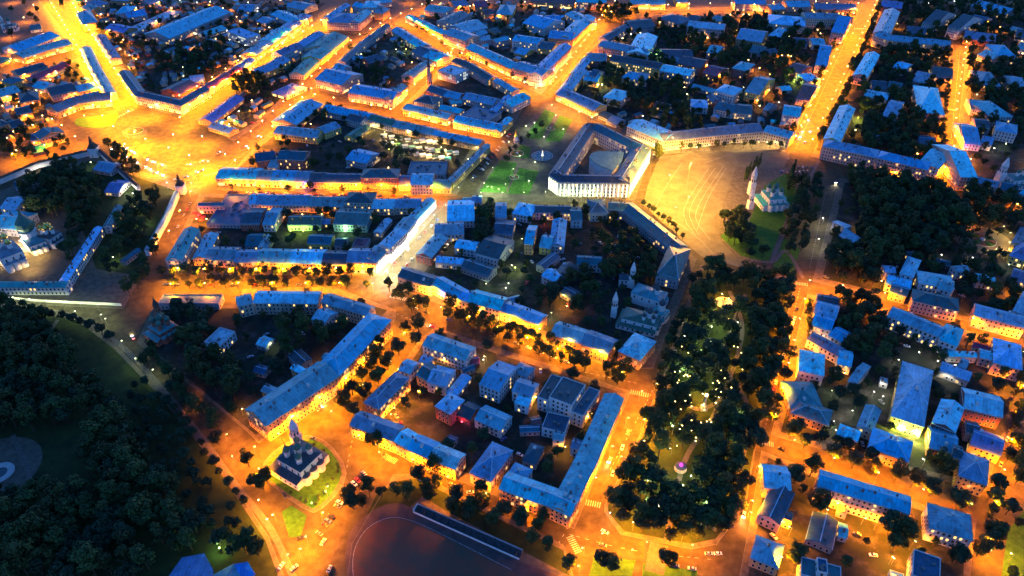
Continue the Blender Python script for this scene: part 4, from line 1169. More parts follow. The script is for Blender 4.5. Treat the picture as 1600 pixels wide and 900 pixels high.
t 3 b y h d|1190,267 1370,332|1395,182|yellow one in the orange street bend
t 2 p y g|1265,78 1455,148|1510,50|violet roofed yellow one in the orange street bend
h 2.5 l p g|-20,345 145,362|200,225|pale one at the left of the long balcony block
h 2 d p g|75,582 165,385|20,345|dark roofed one with pink end wall
e 2 d o f|95,540 150,560|165,510|orange fronted annex of the dark roofed house
a 4 b p g d|312,335 885,512|900,408|long one with pink balconies
a 3 b w h dl|1008,595 1280,674|1287,525|big square one with two bright windows
a 3 d w f|205,890 460,960|480,850|modern flat one at the bottom edge
e 4 d w f|310,870 375,885|380,800|raised part of the modern flat block
a 3 d w f|900,895 1075,960|1105,800|stepped modern flat one at the bottom edge
h 1 d e g n|400,738 440,562|270,540|dark barn beside the lawn
h 1 b e g|440,650 495,665|510,585|small blue one beside the dark barn
h 2 b o h|-110,782 65,852|100,712|hipped one at the bottom of the park street
e 1 d p f|430,500 490,520|520,480|entrance of the long balcony block
e 1 d o f|335,410 395,440|410,420|left porch of the long balcony block
h 1 l w f|760,930 850,960|880,900|low white one at the bottom edge
'''
for ln in DATA.strip().splitlines():
    ln = ln.strip()
    if not ln or ln[0] == '#': continue
    if ln[0] == '@': crop = ln[1:].strip(); continue
    at, pts, back, label = [x.strip() for x in ln.split('|')]
    at = at.split()
    kind, fl, rk, wk, shp = at[:5]; opts = at[5] if len(at) > 5 else ''
    P = parse(pts, crop)
    bk = parse(back, crop)[0] if ',' in back else float(back)
    building(kind, float(fl) if float(fl) != int(float(fl)) else int(fl), rk, wk, shp, opts, P, bk, label)

# ------------------------------------------------------------------ landmark buildings
def cpt(crop, x, y, z=0.0):
    ox, oy = CROPS[crop]; return gp(ox + x / 4, oy + y / 4, z)
def onion(r): return [(r * .55, 0), (r * .8, r * .25), (r * 1.0, r * .65), (r * .92, r * 1.1), (r * .55, r * 1.6), (r * .2, r * 2.1), (r * .06, r * 2.6), (0, r * 2.9)]
def cross(b, c, s):
    b.box((c[0], c[1], c[2]), .22 * s, .22 * s, 3.2 * s); b.box((c[0], c[1], c[2] + 1.7 * s), 1.7 * s, .24 * s, .24 * s)
def arched_windows(bd, faces, mat=None):
    g = MB()
    for (a, b, z0, h, k) in faces:
        a, b = Vector(a), Vector(b); t = (b - a).normalized(); nn = Vector((t.y, -t.x)); L = (b - a).length
        for j in range(k):
            c = a + t * L * (j + .5) / k + nn * .06
            p, q = c - t * .55, c + t * .55
            g.face([(p.x, p.y, z0), (q.x, q.y, z0), (q.x, q.y, z0 + h), (c.x, c.y, z0 + h + .5), (p.x, p.y, z0 + h)])
    o = g.build('window', mat or GLASS, bd)
    if o: o['kind'] = 'stuff'
def church(label, pos, rz, w, l, h, wallm, roofk, domem, drums, bell=None, apse=True, gallery=4.0, crossm=GOLD, dr=1.7, drumh=4.5, tent=True, bellh=26, bellr=3.2, cat='church', spirem=None):
    t = thing('church', label, cat, pos, rz)
    rect = lambda x0, y0, x1, y1: [(x0, y0), (x1, y0), (x1, y1), (x0, y1)]
    wb = MB(); R0 = rect(-w / 2, -l / 2, w / 2, l / 2); wb.prism(R0, 0, h, top=True)
    rb = MB()
    E_ = .4
    o = rect(-w / 2 - E_, -l / 2 - E_, w / 2 + E_, l / 2 + E_); top = (0, 0, h + min(w, l) * .17)
    for i in range(4): rb.face([(*o[i], h), (*o[(i + 1) % 4], h), top])
    if gallery:
        g = gallery; gh = h * .45
        G = rect(-w / 2 - g, -l / 2 - g, w / 2 + (0.05), l / 2 + g); wb.prism(G, 0, gh, top=False)
        inn = rect(-w / 2, -l / 2, w / 2, l / 2); Go = rect(-w / 2 - g - .4, -l / 2 - g - .4, w / 2 + .4, l / 2 + g + .4)
        for i in range(4):
            if i == 1: continue
            a, b, c, d = Go[i], Go[(i + 1) % 4], inn[(i + 1) % 4], inn[i]
            rb.face([(*a, gh), (*b, gh), (*c, gh + g * .4), (*d, gh + g * .4)])
        arched_windows(t, [(G[0], G[1], 1.6, 1.6, max(3, int(w / 3))), (G[2], G[3], 1.6, 1.6, max(3, int(w / 3))), (G[3], G[0], 1.6, 1.6, max(3, int(l / 3)))])
    if apse:
        for k, yy in enumerate((-l / 3, 0, l / 3)):
            wb.lathe((w / 2, yy, 0), [(l / 6.2, 0), (l / 6.2, h * .55)], 14)
            rb.lathe((w / 2, yy, h * .55), [(l / 5.9, 0), (l / 8, 1.0), (0, 1.9)], 14)
    wb.build('wall', wallm, t); rb.build('roof', DOMED if roofk == 'd' else ROOF[roofk], t)
    arched_windows(t, [(R0[0], R0[1], h * .62, h * .18, 4), (R0[1], R0[2], h * .66, h * .16, 3), (R0[2], R0[3], h * .62, h * .18, 4), (R0[3], R0[0], h * .62, h * .18, 3)])
    for (x, y, s) in drums:
        d = MB(); d.lathe((x * w / 2, y * l / 2, h - .2), [(dr * s, 0), (dr * s, drumh * s), (dr * s * 1.15, drumh * s), (dr * s * 1.15, drumh * s + .4), (0, drumh * s + .5)], 12)
        do = d.build('drum', wallm, t)
        b = MB(); b.lathe((x * w / 2, y * l / 2, h - .2 + drumh * s + .4), onion(dr * 1.25 * s), 12); b.build('dome', domem, do)
        c = MB(); cross(c, (x * w / 2, y * l / 2, h + drumh * s + dr * 1.25 * s * 2.8), .7); c.build('cross', crossm, do)
    ring = [(pos[0] + x * math.cos(rz) - y * math.sin(rz), pos[1] + x * math.sin(rz) + y * math.cos(rz)) for x, y in rect(-w / 2 - gallery - 2, -l / 2 - gallery - 2, w / 2 + 4, l / 2 + gallery + 2)]
    foot(ring)
    for bl in (bell or []):
        if isinstance(bl[0], str):
            q = cpt(bl[0], bl[1], bl[2]) - Vector(pos[:2]); bx, by = q.x * math.cos(rz) + q.y * math.sin(rz), -q.x * math.sin(rz) + q.y * math.cos(rz); bh, br = bl[3:]
        else: bx, by, bh, br = bl
        b = MB(); b.box((bx, by, 0), br * 2, br * 2, bh * .42)
        b.lathe((bx, by, bh * .42), [(br * 1.02, 0), (br * 1.02, bh * .17)], 8, 0, math.pi / 8)
        for k in range(8):
            a = math.pi / 8 + k * math.pi / 4; b.box((bx + br * .9 * math.cos(a), by + br * .9 * math.sin(a), bh * .59), .5, .5, bh * .08, a)
        b.lathe((bx, by, bh * .67), [(br * 1.08, 0), (br * 1.08, .5)], 8, 0, math.pi / 8)
        bo = b.build('bell_tower', wallm, t)
        s = MB(); s.lathe((bx, by, bh * .67 + .5), [(br * 1.05, 0), (br * .12, bh * .30), (0, bh * .30)], 8, 0, math.pi / 8); s.build('tent_spire', spirem or wallm, bo)
        q = MB(); q.lathe((bx, by, bh * .96), onion(br * .22), 8); q.build('dome', domem, bo)
        q = MB(); cross(q, (bx, by, bh * 1.0), .6); q.build('cross', crossm, bo)
        wv = MB()
        for k in range(8):
            a = k * math.pi / 4; r = br * .97
            c = Vector((bx + r * math.cos(a), by + r * math.sin(a))); tt = Vector((-math.sin(a), math.cos(a))) * .5; e = Vector((math.cos(a), math.sin(a))) * .06
            wv.face([(*(c - tt + e), bh * .45), (*(c + tt + e), bh * .45), (*(c + tt + e), bh * .55), (*(c - tt + e), bh * .55)])
        wv.build('bell_opening', GLASS, bo)['kind'] = 'stuff'
    return t
def ang(crop, x0, y0, x1, y1):
    d = cpt(crop, x1, y1) - cpt(crop, x0, y0); return math.atan2(d.y, d.x)
FIVE = [(0, 0, 1.25), (-.5, -.5, 1), (.5, -.5, 1), (-.5, .5, 1), (.5, .5, 1)]
church('white five-domed church on the lawn island beside the long terrace', (*cpt('E2', 292, 232), 0), ang('E2', 190, 165, 320, 240), 19, 17, 12.5, CHURCHW, 'd', DOMEG, FIVE, [('E2', 262, 78, 23, 2.6)], gallery=4.5)
church('dark brick church with green domes behind the wall at the sloping street', (*cpt('D1', 1035, 300), 0), ang('D1', 960, 240, 1070, 310), 14, 13, 9.5, CHURCHR, 't', DOMEG, FIVE, [('D1', 1005, 195, 20, 2.2)], gallery=3.5, spirem=WOOD)
church('white church with green roofs and two tent spires on the parade square', (*cpt('C8', 20, 385), 0), ang('C8', 0, 330, 60, 400), 18, 16, 12, CHURCHW, 't', DOMEG, FIVE, [('C7', 1490, 312, 30, 2.6), ('C7', 1484, 402, 20, 2.4)], gallery=4.5)
church('white church with green roof and slim bell tower by the park street', (*cpt('D3', 800, 235), 0), ang('D3', 660, 190, 800, 225), 26, 14, 8.5, CHURCHW, 'g', DOMED, [(.45, 0, 1.1), (.2, -.5, .75), (.75, -.5, .75), (.2, .5, .75), (.75, .5, .75)], [('D3', 635, 178, 24, 2.0)], gallery=3)
church('taller white church with hipped green roof behind the slim bell tower', (*cpt('D3', 850, 90), 0), ang('D3', 740, 60, 890, 110), 24, 14, 9.5, CHURCHW, 't', DOMED, [(.5, 0, 1.0), (.2, .4, .7)], [('C7', 745, 895, 25, 2.1)], gallery=0)
church('small white church with single dome beside the park street corner', (*cpt('D3', 925, 190), 0), ang('D3', 740, 60, 890, 110), 10, 8, 7, CHURCHW, 't', DOMED, [(0, 0, 1.2)], None, gallery=2)
church('white cathedral with a cluster of gilded domes in the monastery', (*cpt('C5', 330, 625), 0), ang('C5', 230, 600, 400, 640), 15, 12, 10, CHURCHW, 'd', GOLD, [(-.5, .4, 1), (-.5, -.3, 1), (0, .5, 1.1), (0, -.2, 1), (.5, .3, .9)], None, gallery=0)
church('white church with big green drum dome in the monastery', (*cpt('C5', 230, 650), 0), ang('C5', 130, 590, 250, 720), 22, 13, 9, CHURCHW, 't', DOMEG, [(-.5, 0, 2.0)], None, gallery=0, dr=3.0, drumh=3.0)
church('floodlit white cathedral with three gilded domes at the left edge', (*cpt('C5', 85, 745), 0), ang('C5', 0, 640, 130, 780), 24, 16, 14, CHURCHW, 'p', GOLD, [(-.6, .4, 1.2), (-.3, -.4, 1.2), (.25, .3, 1.1)], None, gallery=0)
church('little white church with tent spire in the top left corner', (*cpt('C1', 75, 190), 0), 0.4, 16, 12, 8, CHURCHW, 'd', DOMEG, [(0, 0, 1.2)], [(-9, 3, 24, 2.8)], gallery=2)
church('white church with tent spire behind the tall corner block at right', (*cpt('C8', 1555, 255), 0), 0.15, 22, 14, 9, CHURCHW, 't', DOMEG, [(.2, 0, 1.2), (-.4, 0, .9)], [(-16, 6, 28, 3.2)], gallery=3)
# small chapel by the lawns and the spired tower in the shopping quarter
def tower(name, label, cat, pos, wallm, roofm, r, h, n=8, tip=12, tiers=2, lit=False):
    t = thing(name, label, cat, pos)
    b = MB(); z = 0; rr = r
    for k in range(tiers):
        hh = h / tiers; b.lathe((0, 0, z), [(rr, 0), (rr, hh - .6), (rr * 1.12, hh - .6), (rr * 1.12, hh), (0, hh)], n, 0, math.pi / n); z += hh; rr *= .8
    b.build('wall', wallm, t)
    s = MB(); s.lathe((0, 0, z), [(rr * 1.25, 0), (rr * .5, tip * .4), (rr * .12, tip), (0, tip + .4)], n, 0, math.pi / n); s.build('spire', roofm, t)
    arched_windows(t, [((r * math.cos(a - .18), r * math.sin(a - .18)), (r * math.cos(a + .18), r * math.sin(a + .18)), h * .2, h * .12, 1) for a in [k * 2 * math.pi / n for k in range(n)]])
    foot([(pos[0] + r * x, pos[1] + r * y) for x, y in ((-1, -1), (1, -1), (1, 1), (-1, 1))])
    return t
tower('spired_tower', 'slender tiered bell tower with needle spire in the shopping quarter', 'tower', (*cpt('C2', 1088, 545), 0), WALL['p'], WOOD, 3.4, 26, 8, 16, 3)
tower('chapel', 'tiny white chapel with gilded tent roof beside the lawns', 'chapel', (*cpt('C3', 25, 890), 0), CHURCHW, GOLD, 2.6, 7, 8, 8, 2)
tower('gate_tower', 'dark pyramid-roofed corner tower of the monastery wall', 'tower', (*cpt('C5', 600, 75), 0), CHURCHW, WOOD, 6.0, 10, 4, 12, 1)
tower('gate_tower', 'floodlit gate tower with dark pyramid roof at the sloping street', 'tower', (*cpt('C5', 1140, 305), 0), CHURCHW, WOOD, 5.0, 9, 4, 11, 1)
def wall_run(label, P, h, th, roofm, wallm=CHURCHW):
    c = P[0]; t = thing('fortress_wall', label, 'wall', (c.x, c.y, 0)); P = [p - c for p in P]
    A, B = offset(P, th / 2), offset(P, -th / 2)
    w_ = MB(); r_ = MB(); ring = [(p.x, p.y) for p in B] + [(p.x, p.y) for p in reversed(A)]
    w_.prism(ccw(ring), 0, h, top=False)
    A2, B2 = offset(P, th / 2 + .5), offset(P, -th / 2 - .5)
    for i in range(len(P) - 1):
        r_.face([(*B2[i], h - .1), (*B2[i + 1], h - .1), (*P[i + 1], h + 1.3), (*P[i], h + 1.3)]); r_.face([(*P[i], h + 1.3), (*P[i + 1], h + 1.3), (*A2[i + 1], h - .1), (*A2[i], h - .1)])
    w_.build('wall', wallm, t); r_.build('roof', roofm, t)
    for i in range(len(P) - 1): foot([p + c for p in (A[i], A[i + 1], B[i + 1], B[i])])
wall_run('long dark-roofed wall along the left orange road', W("-20,296 60,262 140,243"), 5.5, 3.0, WOOD)
wall_run('dark-roofed wall right of the pyramid tower', W("156,240 188,270 218,298"), 5.5, 3.0, WOOD)
wall_run('pale floodlit wall from the gate tower down the sloping street', W("278,308 262,345 244,378 232,400"), 6.0, 3.5, ROOF['b'])
wall_run('low white wall in front of the river front range', W("0,466 60,472 190,478"), 1.3, 0.5, TRIM)
# ------------------------------------------------------------------ the triangular office with lit pilasters
gc = cpt('C7', 500, 150)
gov = thing('government_office', 'big dark-roofed office round a courtyard with white-lit pilasters', 'office', (gc.x, gc.y, 0))
for pts, d in (("230,192 292,238 735,246", 15), ("737,246 868,32", 17), ("866,28 545,-128 452,-124", 15), ("450,-122 232,190", 14)):
    P_ = parse(pts, 'C7'); building('o', 4.2, 'd', 'w', 'g', '', P_, d, '', into=gov)
hgov = 4.2 * FLOOR + .7
a_, b_ = cpt('C7', 485, 80, 17), cpt('C7', 695, 50, 17)
aud = [cpt('C7', x, y, 17) for x, y in ((485, 85), (500, 60), (540, 46), (695, 52), (690, 85), (680, 112), (628, 165), (560, 140), (520, 118))]
ah = MB(); ring = ccw([(p - gc) for p in aud]); ah.prism([(p.x, p.y) for p in ring], 0, 16.6, top=False)
ah.build('auditorium_wall', WALL['w'], gov)
ar = MB(); r2 = inset(ring, -.6); ar.prism([(p.x, p.y) for p in r2], 16.6, 17.3, bottom=True); ar.build('auditorium_roof', ROOF['t'], gov)
foot(aud)
LED = emit_mat('facade_led', (0.90, 1.0, 0.58), 6.0)
LEDW = emit_mat('facade_led_warm', (1.0, 0.72, 0.30), 14.0)
def led_row(P, n, h, mat, parent, base, off=.5):
    for i in range(len(P) - 1):
        t = (P[i + 1] - P[i]).normalized(); L = (P[i + 1] - P[i]).length; nn = Vector((t.y, -t.x))
        k = n[i]
        for j in range(k):
            c = P[i] + t * L * (j + .5) / k + nn * off - base
            m = MB(); m.box((c.x, c.y, 1.0), .36, .3, h - 2.0, math.atan2(t.y, t.x)); m.build('lit_pilaster', mat, parent)
led_row([cpt('C7', *q, hgov) for q in ((230, 192), (292, 238), (735, 246))], (5, 17), 14.5, LED, gov, gc, .6)
led_row([cpt('C7', *q, hgov) for q in ((737, 246), (868, 32))], (9,), 14.5, LEDW, gov, gc, .6)
# ------------------------------------------------------------------ stadium
sheet('stadium_ground', smooth(W("548,930 540,870 548,830 572,805 600,790 625,787 655,800 800,872 1000,960 548,930"), 4), 0.146, TRACK)
sheet('sports_field', smooth(W("556,930 552,880 560,848 580,823 610,811 640,815 680,832 800,893 900,950 556,930"), 4), 0.150, PITCHM)
painted('painted_line', smooth(W("556,930 551,880 559,847 579,822 610,809 640,813 680,830 800,891"), 5), 0.3, None, .156)
g0, g1 = cpt('E2', 985, 505), cpt('E3', 45, 800)
t_ = (g1 - g0).normalized(); n_ = Vector((-t_.y, t_.x)); Lg = (g1 - g0).length
gs = thing('grandstand', 'long open grandstand with pale front rail beside the dark sports field', 'grandstand', (g0.x, g0.y, 0), math.atan2(t_.y, t_.x))
for k in range(7):
    m = MB(); m.box((Lg / 2, .5 + k * .55, 0), Lg, .55, .6 + .34 * k); m.build('seat_tier', SEAT, gs)
for k in range(14):
    m = MB(); m.box((Lg * (k + .5) / 14, 2.3, .0), .3, 3.9, 2.8); m.build('stairway', SEAT, gs)
m = MB(); m.box((Lg / 2, 0, 0), Lg, .35, 1.4); m.build('front_rail', CHURCHW, gs)
m = MB(); m.box((0, 2.2, 0), .5, 4.6, 3.2); m.build('end_wall', CHURCHW, gs)
m = MB(); m.box((Lg / 2, 4.4, 0), Lg, .25, 3.6); m.build('back_wall', WALL['e'], gs)
foot([g0, g1, g1 + n_ * 7, g0 + n_ * 7])
foot(W("540,930 540,830 575,800 625,785 655,798 900,915 930,960"))
# ------------------------------------------------------------------ pavilions, ring pool, flower beds, fountain
def poly_pavilion(label, px, h, roofk, wallk, name='pavilion'):
    P = [gp(x, y, h) for x, y in px]; c = sum(P, Vector((0, 0))) / len(P); P = ccw([p - c for p in P])
    t = thing(name, label, 'pavilion', (c.x, c.y, 0)); w_ = MB(); w_.prism([(p.x, p.y) for p in P], 0, h, top=False); w_.build('wall', WALL[wallk], t)
    r = MB(); q = inset(P, -.5); n = len(q)
    for i in range(n): r.face([(*q[i], h), (*q[(i + 1) % n], h), (0, 0, h + 1.2)]); r.face([(*q[i], h - .3), (*q[(i + 1) % n], h - .3), (*q[(i + 1) % n], h), (*q[i], h)])
    r.build('roof', ROOF[roofk], t); foot([p + c for p in P])
poly_pavilion('deep ultramarine roofed pavilion under trees at the bottom edge', [(265, 900), (285, 872), (318, 866), (332, 892), (325, 920), (262, 925)], 5, 'u', 'e')
poly_pavilion('bright blue roofed pavilion right of the ultramarine one', [(332, 900), (365, 882), (380, 898), (350, 922)], 4.5, 'b', 'w')
poly_pavilion('small ultramarine roofed pavilion beside the bottom path', [(368, 882), (386, 879), (397, 897), (380, 905)], 4.8, 'u', 'w')
sheet('paved_circle', [gp(-10, 735) + Vector((math.cos(a), math.sin(a))) * 26 for a in [k * math.pi / 20 for k in range(40)]], 0.155, PAVE)
rc = gp(0, 740); rp = thing('ring_pool', 'pale ring-shaped fountain basin at the left edge of the dark park', 'fountain', (rc.x, rc.y, .15))
m = MB(); m.lathe((0, 0, 0), [(8, 0), (8, .7), (4.2, .7), (4.2, 0)], 28); m.build('rim', STONE, rp)
m = MB(); m.lathe((0, 0, .3), [(4.2, 0), (0, .02)], 28); m.build('water', WATER, rp)
fc = cpt('C7', 190, 75); ft = thing('plaza_fountain', 'dark basin with lit jet between the lawns', 'fountain', (fc.x, fc.y, .03))
m = MB(); m.lathe((0, 0, 0), [(11, 0), (11, .45), (10.5, .45), (10.5, .2)], 28); m.build('rim', STONE, ft)
m = MB(); m.lathe((0, 0, .35), [(10.5, 0), (0, .01)], 28); m.build('water', WATER, ft)
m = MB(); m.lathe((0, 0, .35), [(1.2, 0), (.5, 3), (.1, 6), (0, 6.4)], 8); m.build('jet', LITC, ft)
for k in range(16):
    m = MB(); a = k * math.pi / 8; m.box((8 * math.cos(a), 8 * math.sin(a), .36), 3, .4, .3, a); m.build('spout', STONE, ft)
def bed(label, pos, r):
    t = thing('flower_bed', label, 'flower bed', (pos.x, pos.y, .14))
    m = MB(); m.lathe((0, 0, 0), [(r, 0), (r, .35), (r - .3, .35)], 24); m.build('edging', STONE, t)
    for k in range(8):
        m = MB(); a0, a1 = k * math.pi / 4 + .08, (k + 1) * math.pi / 4 - .08
        m.prism([(r * .35 * math.cos(a0), r * .35 * math.sin(a0)), (r * .92 * math.cos(a0), r * .92 * math.sin(a0)), (r * .92 * math.cos((a0 + a1) / 2), r * .92 * math.sin((a0 + a1) / 2)), (r * .92 * math.cos(a1), r * .92 * math.sin(a1)), (r * .35 * math.cos(a1), r * .35 * math.sin(a1))], 0, .5)
        m.build('planting', FLOWER if k % 2 else LAWN, t)
    m = MB(); m.lathe((0, 0, 0), [(r * .2, 0), (r * .2, 1.2), (0, 1.6)], 12); m.build('centrepiece', STONE, t)
sheet('plaza', [cpt('C8', 1340, 600) + Vector((math.cos(a) * 24, math.sin(a) * 24)) for a in [k * math.pi / 18 for k in range(36)]], 0.15, SQUARE)
bed('round planted bed on the lit forecourt at the right edge', cpt('C8', 1340, 600), 11)
bed('oval bed in the middle of the round square', gp(211, 205), 9)
bed('small bed on the upper lawn by the fountain', gp(808, 240), 7)
bed('round bed on the far lawn path crossing', gp(860, 201), 5)
bed('round bed on the near lawn path crossing', gp(803, 277), 5)
sheet('traffic_island', smooth(W("120,185 160,180 185,178 175,195 145,200 118,195 120,185"), 4), 0.13, LAWN, kerb=.13)
sheet('traffic_island', smooth(W("190,205 205,198 225,200 230,210 215,217 195,214 190,205"), 4), 0.12, PAVE, kerb=.12)
# park column with lit figure, stage with pink light
pc = gp(1099, 640); t = thing('park_column', 'tall pale column lit yellow in the middle of the park', 'monument', (pc.x, pc.y, .14))
m = MB(); m.box((0, 0, 0), 4, 4, 2); m.box((0, 0, 2), 2.6, 2.6, 2); m.build('pedestal', STONE, t)
m = MB(); m.lathe((0, 0, 4), [(.9, 0), (.7, 8), (1.1, 8), (1.1, 8.6), (0, 8.6)], 12); m.build('shaft', STONE, t)
m = MB(); m.lathe((0, 0, 12.6), [(.8, 0), (1.0, .9), (0, 2)], 10); m.build('globe', emit_mat('globe_lit', (1, .75, .2), 18), t)
PINK = emit_mat('pink_stage_light', (1.0, 0.05, 0.72), 2.6)
pc = gp(1063, 733); t = thing('bandstand', 'round bandstand glowing pink in the lower park', 'bandstand', (pc.x, pc.y, .14))
m = MB(); m.lathe((0, 0, 0), [(6, 0), (6, 1), (0, 1.02)], 16); m.build('platform', STONE, t)
for k in range(8):
    m = MB(); a = k * math.pi / 4; m.bar((4.8 * math.cos(a), 4.8 * math.sin(a), 1), (4.8 * math.cos(a), 4.8 * math.sin(a), 4.4), .15, .15, 6); m.build('post', TRIM, t)
m = MB(); m.lathe((0, 0, 4.4), [(5.6, 0), (1.9, 1.2), (1.9, 1.4)], 16); m.build('roof', DOMED, t)
m = MB(); m.lathe((0, 0, 5.4), [(1.8, 0), (1.6, 1.8), (0, 2.6)], 14); m.build('lantern', PINK, t)
lamp_light('POINT', (0, 0, 10.2), (1, .04, .75), 1500, t, 0.6)
t.scale = (.62, .62, .62)
pc = gp(1131, 473); t = thing('park_monument', 'lit golden monument on a round court in the upper park', 'monument', (pc.x, pc.y, .14))
m = MB(); m.lathe((0, 0, 0), [(7, 0), (7, .3), (0, .31)], 20); m.build('court', STONE, t)
m = MB(); m.box((0, 0, .3), 2.6, 2.6, 2.2); m.build('pedestal', STONE, t)
m = MB(); m.lathe((0, 0, 2.5), [(.7, 0), (.9, 1.2), (.5, 2.4), (.6, 3.1), (.3, 3.6), (0, 3.8)], 10); m.build('figure', GOLD, t)
# market stalls
stall = None
cols = [CANVAS, CANVAS, CANVAS, ROOF['g'], CANVAS, ROOF['t']]
i = 0
for (x0, y0, x1, y1, n, lw) in ((650, 243, 700, 250, 6, 2), (655, 234, 712, 241, 7, 2), (600, 225, 655, 234, 6, 2), (600, 214, 650, 223, 5, 2), (590, 203, 640, 212, 5, 2), (660, 222, 725, 230, 7, 2)):
    for k in range(n):
        for r in range(1):
            p = gp(x0 + (x1 - x0) * k / (n - 1), y0 + (y1 - y0) * k / (n - 1))
            if near_building(p, 3): continue
            t = thing('market_stall', 'open market stall under pale canvas in the brightly lit market yard', 'stall', (p.x, p.y, .14), .25, 'stalls in the lit market yard')
            m = MB(); w2, d2 = 3.2, 2.6
            m.face([(-w2, -d2, 2.6), (w2, -d2, 2.6), (w2, 0, 3.5), (-w2, 0, 3.5)]); m.face([(-w2, 0, 3.5), (w2, 0, 3.5), (w2, d2, 2.6), (-w2, d2, 2.6)])
            m.face([(-w2, -d2, 2.6), (-w2, 0, 3.5), (-w2, d2, 2.6)]); m.face([(w2, -d2, 2.6), (w2, d2, 2.6), (w2, 0, 3.5)])
            m.build('awning', cols[i % 6], t); i += 1
            m = MB(); m.box((0, -1.6, 0), 5.6, 1.2, 1.0); m.build('counter', TRIM, t)
            for sx in (-3, 3):
                for sy in (-2.4, 2.4):
                    m = MB(); m.bar((sx, sy, 0), (sx, sy, 2.65), .08, .08, 4); m.build('post', STEEL, t)
ordinals([o for o in bpy.data.objects if o.name.startswith('market_stall')])
# cafe terrace lit red
REDC = plain_mat('red_canvas', (.6, .03, .04), .8)
for (x, y) in ((305, 336), (312, 339), (319, 342), (308, 344), (316, 347)):
    p = gp(x, y); t = thing('parasol', 'red parasol on the cafe terrace by the sloping street', 'parasol', (p.x, p.y, .13), 0, 'red parasols on the cafe terrace')
    m = MB(); m.lathe((0, 0, 2.3), [(2.4, 0), (0, .9)], 8); m.build('canopy', REDC, t)
    m = MB(); m.bar((0, 0, 0), (0, 0, 3.1), .06, .06, 5); m.build('pole', STEEL, t)

ordinals([o for o in bpy.data.objects if o.name.startswith('parasol')])

# ------------------------------------------------------------------ street lamps, each with its own light
ORANGE, WARM, WHITE, LIME = (1.0, 0.245, 0.0), (1.0, 0.32, 0.003), (1.0, 0.88, 0.62), (0.86, 1.0, 0.42)
BULB = {'o': emit_mat('bulb_orange', (1.0, .62, .18), 75), 'y': emit_mat('bulb_warm', (1.0, .70, .24), 90), 'w': emit_mat('bulb_white', (1.0, .92, .7), 40), 'g': emit_mat('bulb_lime', (.92, 1.0, .5), 25), 'a': emit_mat('bulb_amber_white', (1.0, .78, .35), 25), 'q': emit_mat('bulb_golden', (1.0, .7, .25), 40)}
LCOL = {'o': ORANGE, 'y': WARM, 'w': WHITE, 'g': LIME, 'a': (1.0, 0.60, 0.16), 'q': (1.0, 0.43, 0.03)}
LNAME = {'o': 'orange-lit', 'y': 'warm yellow-lit', 'w': 'white-lit', 'g': 'greenish white-lit', 'a': 'warm white-lit', 'q': 'golden-lit'}
lamp_mesh = {}
def get_lamp(k, h):
    if (k, h) not in lamp_mesh:
        b = MB(); b.bar((0, 0, 0), (0, 0, h), .12, .08, 5); b.bar((0, 0, h), (0, 1.2, h + .25), .06, .05, 4)
        b.lathe((0, 1.3, h - .2), [(0, 0), (.42, .1), (.5, .4)], 8, 1); b.lathe((0, 1.3, h + .2), [(.5, 0), (.3, .25), (0, .3)], 8)
        lamp_mesh[(k, h)] = b.mesh('street_lamp', [STEEL, BULB[k]])
    return lamp_mesh[(k, h)]
LAMPS = []
def lamp_row(where, kind, px, step, power=1.0, h=10.5, group=None, pxsp=False):
    P = W(px); d0 = step * .5
    for i in range(len(P) - 1):
        L = (P[i + 1] - P[i]).length; t = (P[i + 1] - P[i]).normalized(); s = d0
        while s < L:
            LAMPS.append((P[i] + t * s, kind, power, h, where, math.atan2(t.y, t.x))); s += step
        d0 = s - L
def lamp_pts(where, kind, px, power=1.0, h=8):
    for p in W(px): LAMPS.append((p, kind, power, h, where, R.uniform(0, 6)))
S = 32
lamp_row('left kerb of the bright avenue', 'y', "75,0 120,75 180,175", 26, 3.0, 10)
lamp_row('right kerb of the bright avenue', 'y', "108,0 160,85 213,165", 26, 3.0, 10)
lamp_pts('the round square', 'y', "165,195 182,212 205,188 240,182 285,198 320,228 300,258 268,246 232,232 200,240 245,268 330,268 308,283 150,178 215,222 275,225", 3.0, 11)
lamp_row('the street below the bent office', 'y', "290,185 340,148 420,95 500,45 548,12", 27, 2.6)
lamp_row('the far kerb below the bent office', 'o', "270,170 330,138 410,85 490,36", 30, 1.3)
lamp_row('the arcade street', 'o', "345,265 400,215 480,140 555,70 620,35 690,5", 27, 1.3)
lamp_row('the near kerb of the arcade street', 'o', "360,275 415,225 495,145", 27, 1.2)
lamp_row('the street above the market', 'o', "480,158 545,170 620,186 700,205 765,225", 26, 1.25)
lamp_row('the lane by the spired tower', 'o', "618,172 660,135 700,95", 22, 1.3)
lamp_row('the shop street', 'o', "640,35 700,84 760,114 840,152", 22, 1.3)
lamp_row('the diagonal street above the lawns', 'o', "855,150 890,106 925,58 950,20", 24, 1.7)
lamp_row('the top cross street', 'o', "940,32 1010,19 1100,16 1200,15 1330,15", 34, 1.3)
lamp_row('the top edge street', 'o', '380,-14 700,-12 940,-14 1330,-12', 34, 1.4)
lamp_row('the street between lawns and yellow house', 'y', "868,164 910,192 945,205", 20, 1.2)
lamp_row('left side of the wide avenue', 'o', "1236,235 1290,122 1345,0", 30, 1.7, 10)
lamp_row('right side of the wide avenue', 'o', "1262,240 1310,140 1372,0", 30, 1.7, 10)
lamp_row('the right side street', 'o', "1482,285 1490,180 1507,70", 26, 1.8)
lamp_row('the market block lower street', 'o', "345,299 450,303 560,305 700,306", 24, 1.2)
lamp_row('the sloping street', 'o', "308,300 275,360 250,410", 34, .7)
lamp_row('the boulevard upper kerb', 'y', "262,436 340,438 440,438 540,436 600,432", 21, 1.15)
